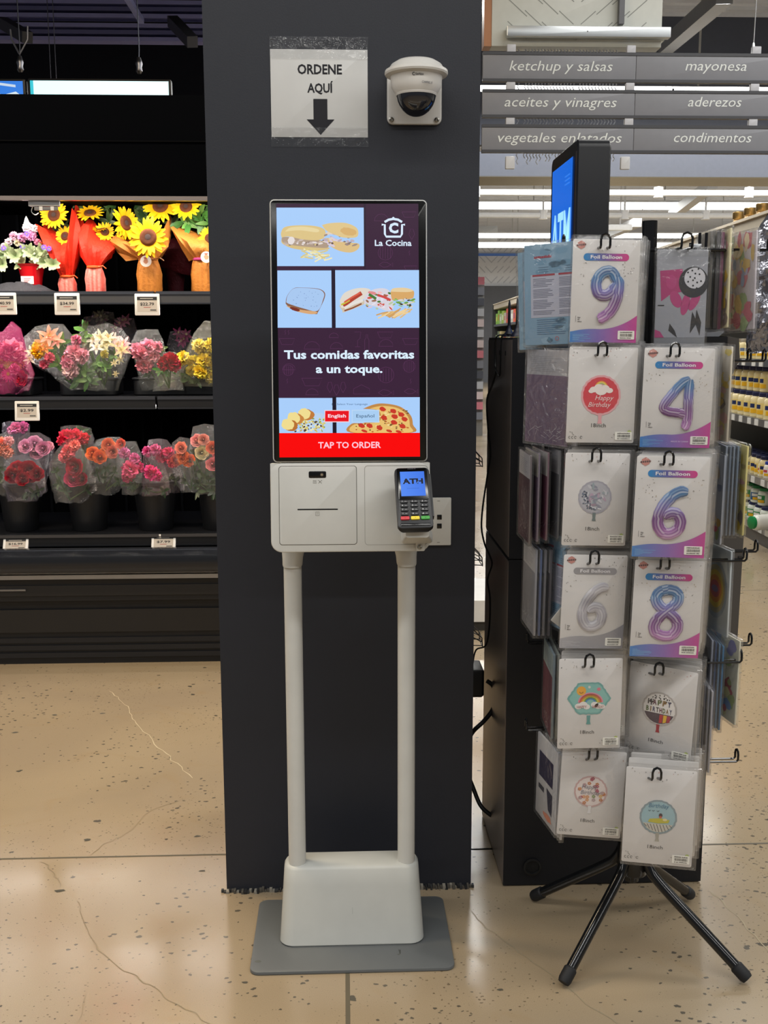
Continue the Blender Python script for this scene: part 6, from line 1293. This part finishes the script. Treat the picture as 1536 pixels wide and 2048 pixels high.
# ================================================================== AISLE SIGNS
YS = 6.0
def rod(m, p, top): m.tube([p, (p[0], p[1], top)], .004, 0x8A8C90, 'metal', 5)
sl = [('ketchup y salsas', 'mayonesa', 108, 160), ('aceites y vinagres', 'aderezos', 183, 232), ('vegetales enlatados', 'condimentos', 253, 302)]
xa, xm, xb = .772, 1.612, 2.46
wds = {'ketchup y salsas': (1018, 1224), 'mayonesa': (1369, 1491), 'aceites y vinagres': (1008, 1232), 'aderezos': (1374, 1481), 'vegetales enlatados': (995, 1242), 'condimentos': (1346, 1501)}
base_ = {108: 142, 183: 214, 253: 285}
for k, (a, b, p0, p1) in enumerate(sl):
    z1, z0 = P(965, p0, YS).z, P(965, p1, YS).z
    t = thing('aisle_sign', f'long grey hanging aisle sign reading {a} and {b}', 'aisle sign', ((xa + xb) / 2, YS, z0)); c = (xa + xb) / 2
    for x0, x1 in ((xa, xm - .001), (xm + .001, xb)):
        m = MB(); m.slab((x0 + x1) / 2 - c, (z1 - z0) / 2, x1 - x0, z1 - z0, .003, -.012, .012, 0x7E8087, 'satin', .002); m.build('sign_board', t)
    m = MB(); m.box(xa - c, -.016, (z1 - z0) - .006, xb - c, .016, (z1 - z0) + .010, 0x3A3B40, 'satin'); m.box(xa - c, -.016, -.010, xb - c, .016, .005, 0x3A3B40, 'satin'); m.build('edge_rail', t)
    m = MB()
    for s_ in (a, b):
        u0, u1 = wds[s_]; q0, q1 = P(u0, base_[p0], YS), P(u1, base_[p0], YS)
        m.text(s_, (q0.x + q1.x) / 2 - c, q0.z - z0, .052, -.0135, 0xD8DDDC, wd=q1.x - q0.x, shear=.22)
    m.build('lettering', t, smooth=0)
    pz = P(1020, (98, 172, 241)[k], YS).z
    for px in (1020, 1257, 1505):
        x = P(px, 240, YS).x; m = MB(); m.slab(x - c, z1 - z0 + .028, .048, .040, .004, -.014, .014, 0xB9BBC2, 'satin', .002); m.build('clip', t)
m_z = P(1020, 318, YS).z; t3 = t
for px in (1020, 1250):
    x = P(px, 318, YS).x; m = MB(); m.slab(x - c, -.062, .05, .066, .004, -.014, .014, 0xC4C6CA, 'satin', .002); m.build('clip', t3)
m = MB(); x = P(1507, 90, YS).x; zq = P(1507, 105, YS).z; m.tube([(x, YS, zq), (x + .02, YS, 5)], .003, 0xB0B2B6, 'metal', 5); m.lathe([(.008, 0), (.011, .02), (.006, .05)], 0xC8CACC, 'metal', 8, (x, YS, zq)); struct('trim_12', m)
# hanging chains behind the boards
m = MB(); zt0, zb0 = P(1100, 92, YS + .08).z, P(1100, 338, YS + .08).z
xs = [1036] + [1050 + 6.4 * i for i in range(16)] + [1158 + 6.6 * i for i in range(12)]
for i, px in enumerate(xs):
    x = P(px, 200, YS + .08).x; zl = zb0 + rnd.uniform(0, .05); n = int((zt0 - zl) / .0165)
    pts = [(x + .0045 * (-1) ** j, YS + .08 + .003 * (j % 2), zt0 - j * .0165) for j in range(n)]
    m.tube(pts, .0034, 0xE4E6EA, 'satin', 4)
o = m.build('chain_curtain', label='row of thin steel chains hanging behind the grey aisle signs', cat='chains', kind='stuff')
# panelled white sign head above the boards
p0, p1 = P(983, 92, YS + .02), P(1328, -60, YS + .02); ps = P(968, 92, YS + .02)
t = thing('header_panel', 'white herringbone header panel with a wooden edge above the aisle signs', 'sign panel', ((p0.x + p1.x) / 2, YS + .02, p0.z)); c = (p0.x + p1.x) / 2
W_, H_ = p1.x - p0.x, p1.z - p0.z
m = MB(); m.slab(0, H_ / 2, W_, H_, .002, 0, .10, 0xC9CCC6, 'satin', .002)
gv = 0x8F928E
for i in range(-2, 9):
    for q in (0, .085, .17, .255):
        z = i * .115
        for sx in (-1, 1):
            x0, x1 = sx * (.02 + q), sx * min(W_ / 2 - .01, .10 + q * 1.1)
            za = z + q * .6; zb_ = za + (abs(x1) - abs(x0)) * .85 * (1 if sx < 0 else 1)
            if .01 < za < H_ - .02 and .01 < zb_ < H_ - .02: m.stroke([(x0, za), (x1, zb_)], .005, -.0006, gv)
m.build('panel', t)
m = MB(); m.box(-W_ / 2 - (p0.x - ps.x), .005, 0, -W_ / 2, .10, H_, 0xA9744E, 'satin'); m.build('wooden_edge', t)
a, b = P(1013, 74, YS - .02), P(1340, 56, YS - .02); m = MB(); m.slab((a.x + b.x) / 2 - c, (a.z + b.z) / 2 - p0.z, b.x - a.x, b.z - a.z, .003, -.06, -.012, 0xC6CACC, 'metal', .002); m.ell(P(1172, 60, YS).x - c, (a.z + b.z) / 2 - p0.z, .004, .004, -.0605, 0x6A6C70); m.build('rail_bar', t)
m = MB()
for k in range(3): 
    q0, q1 = P(1300, 80 + 6 * k, YS), P(1330 - 5 * k, 74 + 6 * k, YS); m.box(0, -.008 + .02 * k, q0.z - p0.z, q1.x - c, .05 + .015 * k, q1.z - p0.z, 0xD2D5D2, 'satin')
m.build('stepped_edge', t)
a, b = P(1240, 45, YS - .05), P(1254, -60, YS - .05); m = MB(); m.box(a.x - c, -.05, a.z - p0.z, b.x - c, -.012, b.z - p0.z, 0x5A5C62, 'satin'); m.build('bracket', t)

# ================================================================== LINEAR LIGHTS OF THE FAR HALL
for k, (py, yy, x0, x1, th, lb) in enumerate(((178, 11.2, 1.36, 7.5, .03, 'long bright LED tube light seen between the first two aisle sign boards'), (411, 20.6, 2.4, 12.5, .085, 'long bright LED tube light in front of the white pipes'), (471, 26, 3.0, 13, .07, 'bright LED tube light above the lowest one, near the far wall'), (490, 28.5, 3.3, 13, .085, 'lowest bright LED tube light, just above the blue wall stripe'))):
    z = P(1000, py, yy).z; t = thing('linear_light', lb, 'ceiling light', ((x0 + x1) / 2, yy, z)); hw = (x1 - x0) / 2
    m = MB(); m.box(-hw, -th, th * .7, hw, th, th * 1.1, 0xD0D2D4, 'satin')
    for j in range(4): m.tube([(-hw + hw * 2 * (j + .5) / 4, 0, th), (-hw + hw * 2 * (j + .5) / 4, 0, 4.97 - z)], .012, 0xB0B2B4, 'satin', 5)
    m.build('fixture', t)
    n = 3; 
    for j in range(n):
        m = MB(); a = -hw + 2 * hw * j / n + .02; b = -hw + 2 * hw * (j + 1) / n - .02; m.tube([(a, 0, 0), (b, 0, 0)], th * .85, 0xFFFFFA, 'emit6', 10); m.build('led_tube', t)
# hanging white banners by the far lights
for k, (px, py, yy, wq, hq, lb) in enumerate(((1240, 455, 19, .42, .10, 'small white unit hanging under the far ceiling behind the rack pole'), (975, 467, 30, .55, .40, 'grey square board hanging below the far ceiling beside the column'))):
    p = P(px, py, yy); t = thing('ceiling_unit', lb, 'ceiling unit', p); m = MB(); m.slab(0, 0, wq, hq, .02, -.05, .05, [0xE6E8E8, 0xA8AAAC][k], 'satin', .01); m.build('panel', t)
    m = MB(); m.tube([(0, 0, hq / 2), (0, 0, 4.97 - p.z)], .012, 0xC0C0C0, 'satin', 5); m.build('rod', t)

# ================================================================== GROCERY AISLE
GA = R(2.5); G0 = Vector((2.964, 7.107, 0)); GD = Vector((S(GA), Co(GA), 0)); GN = Vector((Co(GA), -S(GA), 0))   # along, away from the aisle
def gp(s, d, z): return G0 + GD * s + GN * d + Vector((0, 0, z))
def sfor(px):
    d = ray(px, 680); det = d.x * GD.y - d.y * GD.x; t = (G0.x * GD.y - G0.y * GD.x) / det
    return (d.y * t - G0.y) / GD.y
gl = thing('gondola_shelving', 'long grocery shelving run with steel shelves behind the balloon rack', 'shelving', G0, (0, 0, -GA))
S0, S1 = -1.3, sfor(988)
def gbox(m, s0, d0, z0, s1, d1, z1, col, k='satin'): m.box(d0, s0, z0, d1, s1, z1, col, k)   # gondola local: x away from aisle, y along
m = MB(); gbox(m, S0, .44, 0, S1, .50, 2.28, 0x6A6862, 'matte'); m.build('back_panel', gl)
m = MB(); gbox(m, S0, .0, .0, S1, .46, .12, 0x4A4844, 'satin'); m.build('base', gl)
SHZ = (.135, .47, .885, 1.305, 1.82)
for k, z in enumerate(SHZ):
    m = MB(); gbox(m, S0, .01, z - .03, S1, .45, z, 0x9A9890 if k < 4 else 0x8A8A88, 'satin'); s_ = m.build('shelf', gl)
    m = MB(); gbox(m, S0, -.012, z - .048, S1, .012, z + .004, 0xA9ACB0, 'metal'); m.build('price_rail', s_)
    for j in range(10):
        s = S0 + .9 + j * .17 + rnd.uniform(-.03, .03); m = MB(); gbox(m, s, -.016, z - .046, s + .07, -.012, z - .002, 0xD8D8D4, 'paper'); m.build('price_label', s_)
m = MB(); gbox(m, S0, -.02, 2.20, S1, .50, 2.31, 0xB8AE9C, 'matte'); gbox(m, S0, -.04, 2.31, S1, .5, 2.33, 0xC8BEAC, 'matte'); m.build('header_board', gl)
m = MB(); gbox(m, S1, -.05, 0, S1 + .06, 1.2, 2.35, 0x4A4B4E, 'matte'); m.build('end_panel', gl)
_jm = {}
def jar(s, d, z, r_, h, lidc, body, lab, lbl, group, tip=False, labc2=None):
    p = gp(s, d, z); t = thing('jar', lbl, 'jar', p, group=group)
    key = (round(r_, 3), round(h, 3), lidc, body, lab, labc2)
    if key not in _jm:
        m = MB(); m.lathe([(r_ * .9, 0), (r_, .006), (r_, h * .66), (r_ * .93, h * .76), (r_ * .74, h * .84), (r_ * .74, h * .86)], body, 'gloss', 18); a = m.build('jar_body', t)
        m = MB(); m.lathe([(r_ * .80, h * .84), (r_ * .82, h * .85), (r_ * .82, h * .99), (r_ * .78, h), (.001, h)], lidc, 'satin', 18); b = m.build('lid', t)
        m = MB(); L = [[(r_ * 1.01 * Co(a_), r_ * 1.01 * S(a_), zz) for a_ in [R(120 + 10 * i) for i in range(13)]] for zz in (h * .16, h * .60)]
        m.loft(L, lab, 'paper', caps=False, closed=False)
        if labc2 is not None:
            L = [[(r_ * 1.02 * Co(a_), r_ * 1.02 * S(a_), zz) for a_ in [R(q) for q in range(165, 216, 10)]] for zz in (h * .38, h * .54)]; m.loft(L, labc2, 'paper', caps=False, closed=False)
            L = [[(r_ * 1.02 * Co(a_), r_ * 1.02 * S(a_), zz) for a_ in [R(q) for q in range(175, 236, 10)]] for zz in (h * .17, h * .33)]; m.loft(L, 0xE8B428, 'paper', caps=False, closed=False)
        c_ = m.build('jar_label', t); _jm[key] = (a.data, b.data, c_.data)
    else:
        for nm, dt in zip(('jar_body', 'lid', 'jar_label'), _jm[key]): link(nm, dt, t)
    if tip: t.location = gp(s, d, z + r_); t.rotation_euler = (R(0), R(-90), R(12))
    else: t.rotation_euler = (0, 0, rnd.uniform(-.2, .5))
    return t
MAY = 0xE8D9A8
def fill(s0, s1, n, depths, fn):
    for i in range(n):
        for d in depths: fn(s0 + (s1 - s0) * (i + .5) / n, d, i)
g = 'white cream jars with dark blue lids on the second shelf from the top'
lower = 'cream jar with a dark blue lid on the shelf of large jars'
fill(-.1, 2.3, 17, (.07, .20), lambda s, d, i: jar(s, d, SHZ[2] + .0, .062, .185, 0x1E2450, MAY, 0xE6D28A, lower, 'large cream jars with dark blue lids', labc2=0x22305E) if not (i == 1 and d < .1) else None)
fill(.35, 2.3, 14, (.09,), lambda s, d, i: jar(s, d, SHZ[2] + .186, .060, .18, 0x1E2450, MAY, 0xE6D28A, 'cream jar stacked on top of the large cream jars', 'upper layer of large cream jars', labc2=0x22305E))
fill(.25, 2.2, 20, (.06, .16), lambda s, d, i: jar(s, d, SHZ[1] + .0, .046, .15, 0x1C2248, MAY, 0xE8D080, 'small cream jar with a dark lid on the shelf below the large jars', 'small cream jars below the large jars', labc2=0x22305E))
for i in range(5): jar(-.12 + i * .11, .06, SHZ[1] + .0, .045, .12, 0x1E3A9A, 0xE8E0D0, 0xE4E8F0, 'white labelled jar with a bright blue lid on the shelf below the large jars', 'white jars with bright blue lids', labc2=0xC04A50)
jar(.14, .17, SHZ[1] + .14, .07, .17, 0xC02038, 0xD8C0B0, 0xB86A6A, 'large jar with a bright red lid standing among the cream jars', None)
fill(-.1, 1.9, 15, (.07,), lambda s, d, i: jar(s, d, SHZ[0], .055, .125, 0x1E2A55, 0xDDE4DA, 0x2E8A50, 'green labelled tub with a dark blue lid on the lowest shelf', 'lower layer of green labelled tubs', labc2=0xE6E6E0))
fill(.25, 1.9, 11, (.08,), lambda s, d, i: jar(s, d, SHZ[0] + .126, .054, .125, 0x1E8048, 0xDDE4DA, 0x2A5A8A if i % 2 else 0x2E8A50, 'green lidded tub stacked on the lowest shelf', 'upper layer of green lidded tubs', labc2=0xE6E6E0))
t = jar(.02, -.0, SHZ[0] + .0, .055, .14, 0x1E8A4A, 0xE2E2DA, 0xD8DCD8, 'green lidded tub lying on its side at the shelf edge', None, tip=True)
def pouch(s, d, z, w_, h, col, lbl, group, c2=0xC07A30):
    t = thing('pouch', lbl, 'pouch', gp(s, d, z), (0, 0, R(-90) - GA), group); m = MB(); m.slab(0, h / 2, w_, h, .01, -.03, .03, col, 'gloss', .022); m.build('pouch_body', t)
    m = MB(); m.poly([(-w_ * .36, h * .30), (w_ * .36, h * .30), (w_ * .30, h * .62), (-w_ * .30, h * .62)], -.0325, c2); m.rect(-w_ * .3, h * .70, w_ * .3, h * .84, -.0325, 0x3A3A70); m.build('pouch_label', t)
fill(-.15, 2.4, 17, (.06,), lambda s, d, i: pouch(s, d, SHZ[4] + .001, .13, .19, 0xF0B414, 'yellow pouch on the top shelf of the grocery run', 'yellow pouches on the top shelf'))
fill(-.15, 1.2, 8, (.06,), lambda s, d, i: pouch(s, d, SHZ[3] + .22, .13, .20, 0xF0A010, 'orange yellow pouch above the large cream jars', 'orange yellow pouches above the jars', 0xD8D0E0))
fill(-.15, 2.6, 22, (.08,), lambda s, d, i: jar(s, d, SHZ[3] + .0, .050, .15, 0xB8B0A0, MAY, 0xEAD9A0, 'pale jar on the shelf above the large cream jars', 'pale jars above the large cream jars', labc2=0x6A7A9A))
for i in range(7):
    s = .1 + i * .28; p = gp(s, .25, 2.331); t = thing('bottle', 'tall jar with a gold lid standing on top of the grocery run', 'jar', p, group='gold lidded jars on top of the shelving')
    m = MB(); m.lathe([(.04, 0), (.045, .01), (.045, .085), (.036, .10)], 0xC8A878, 'gloss', 14); m.build('jar_body', t); m = MB(); m.lathe([(.048, .10), (.05, .105), (.05, .155), (.046, .16), (.001, .16)], 0xB8945A, 'metal', 14); m.build('lid', t)
# far stretch of the run: small boxes and cans
sa, sb = sfor(1064), S1 - .15
cs = [[0xE0A030, 0x8ABF4A, 0xA8C858, 0xD8D0C0, 0xC8C8B8, 0xB8C8A0, 0xD85A40, 0xC8C05A], [0x8A7A4A, 0x7A8A4A, 0xB89A5A, 0xA84A3A, 0xC8B888, 0x6A7A5A], [0x8ABF5A, 0xB8C060, 0xD8C850, 0x6A8A4A, 0xA0B070], [0xA8B050, 0x7AA040, 0xC8C87A, 0xD0B060]]
for r_, z in enumerate((1.82, 1.305, .885, .47)):
    n = 15; nm = ('top', 'second', 'third', 'fourth')[r_]
    for i in range(n):
        s = sa + (sb - sa) * (i + .5) / n; w_ = (sb - sa) / n * .86; hq = rnd.uniform(.22, .36) if r_ else rnd.uniform(.22, .35); c = rnd.choice(cs[r_])
        t = thing('grocery_box', f'small coloured grocery pack on the {nm} shelf of the far shelving', 'grocery pack', gp(s, .02, z + .001), (0, 0, -GA), f'far packs on the {nm} shelf')
        m = MB(); m.box(0, -w_ / 2, 0, .2, w_ / 2, hq, c, 'satin'); m.box(-.002, -w_ * .3, hq * .3, 0, w_ * .3, hq * .7, mix(c, rnd.choice([0xFFFFFF, 0xD04030, 0x305080, 0xF0E080]), .6), 'paper'); m.build('carton', t)
# display at the far side of the column gap: striped packs, low white base
p0 = P(948, 570, 16); p1 = P(967, 800, 16)
t = thing('pack_display', 'narrow stack of pink and white packs at the far end of the column gap', 'display', (p0.x + .06, 16, 0)); m = MB(); m.box(-.12, .02, 0, .10, .4, P(955, 570, 16).z, 0x8A8A88, 'satin'); m.build('rack_frame', t)
for k in range(14):
    z = .25 + k * .155; m = MB(); m.box(-.12, -.05, z, .09, .02, z + .11, [0x8A8E9A, 0xC8CCD4, 0xE08A98, 0x5A5E6A, 0xE8D8DA][(k * 2 + (k > 8)) % 5], 'paper'); m.build('pack', t)
t = thing('low_plinth', 'low white display plinth with a dark kick, seen through the column gap', 'plinth', (.72, 5.1, 0))
m = MB(); m.box(-.14, 0, .05, .20, .5, .16, 0xE6E4DE, 'satin'); m.build('plinth_top', t); m = MB(); m.box(-.13, .02, 0, .19, .48, .05, 0x3A3834, 'satin'); m.build('kick_board', t)
# wire baskets on the back of the column, their corners show in the gap
for k, (py, lb) in enumerate(((928, 'upper black wire basket hanging behind the column edge'), (1125, 'middle black wire basket hanging behind the column edge'), (1285, 'lowest black wire basket hanging behind the column edge'))):
    p = P(962, py, 3.08); t = thing('wire_basket', lb, 'wire basket', (.332, 3.08, p.z)); x1 = p.x - .332
    for nm, pts in (('rim_wire', [(0, -.02, .10), (x1, -.02, .02), (x1, .05, .02), (0, .05, .10)]), ('base_wire', [(0, -.02, 0), (x1, -.02, -.004), (x1, .05, -.004), (0, .05, 0)]), ('side_wire', [(0, -.02, .05), (x1, -.02, .008), (x1, .05, .008), (0, .05, .05)]), ('end_wire', [(x1, -.02, .02), (x1 + .002, -.02, -.006), (x1 + .002, .05, -.006), (x1, .05, .02)]), ('end_wire', [(x1 * .6, -.02, .05), (x1 * .6, -.02, -.003), (x1 * .6, .05, -.003), (x1 * .6, .05, .05)])):
        m = MB(); m.tube(pts, .0016, 0x101114, 'satin', 5); m.build(nm, t)
p = P(958, 772, 3.08); t = thing('wedge_bracket', 'dark wedge shaped bracket poking out behind the column edge', 'bracket', (.332, 3.08, p.z)); m = MB(); m.loft([[(0, y_, -.012), (.05, y_, -.016), (.055, y_, -.004), (0, y_, .022)] for y_ in (.03, -.03)], 0x2A2C30, 'satin'); m.build('arm', t)
m = MB(); m.tube(cat_spline([(.0, 0, .10), (.012, 0, .09), (.03, 0, .03), (.045, 0, -.005)], 4), .002, 0x17181B, 'satin', 5); m.build('wire', t)
p = P(955, 1150, 3.4); bag('red and blue cloth hanging behind the column edge', (.03, .11), Vector((.3485, 3.05, P(954, 1110, 3.05).z)), 0, lambda m, w_, h_, y: [m.rect(-w_ * .4, -h_ * .95, w_ * .1, -h_ * .05, y, 0xB83A50), m.rect(w_ * .1, -h_ * .95, w_ * .45, -h_ * .3, y, 0x4A5AA0)] and None, body=0xA84A5A, name='hanging_cloth', cat='cloth')
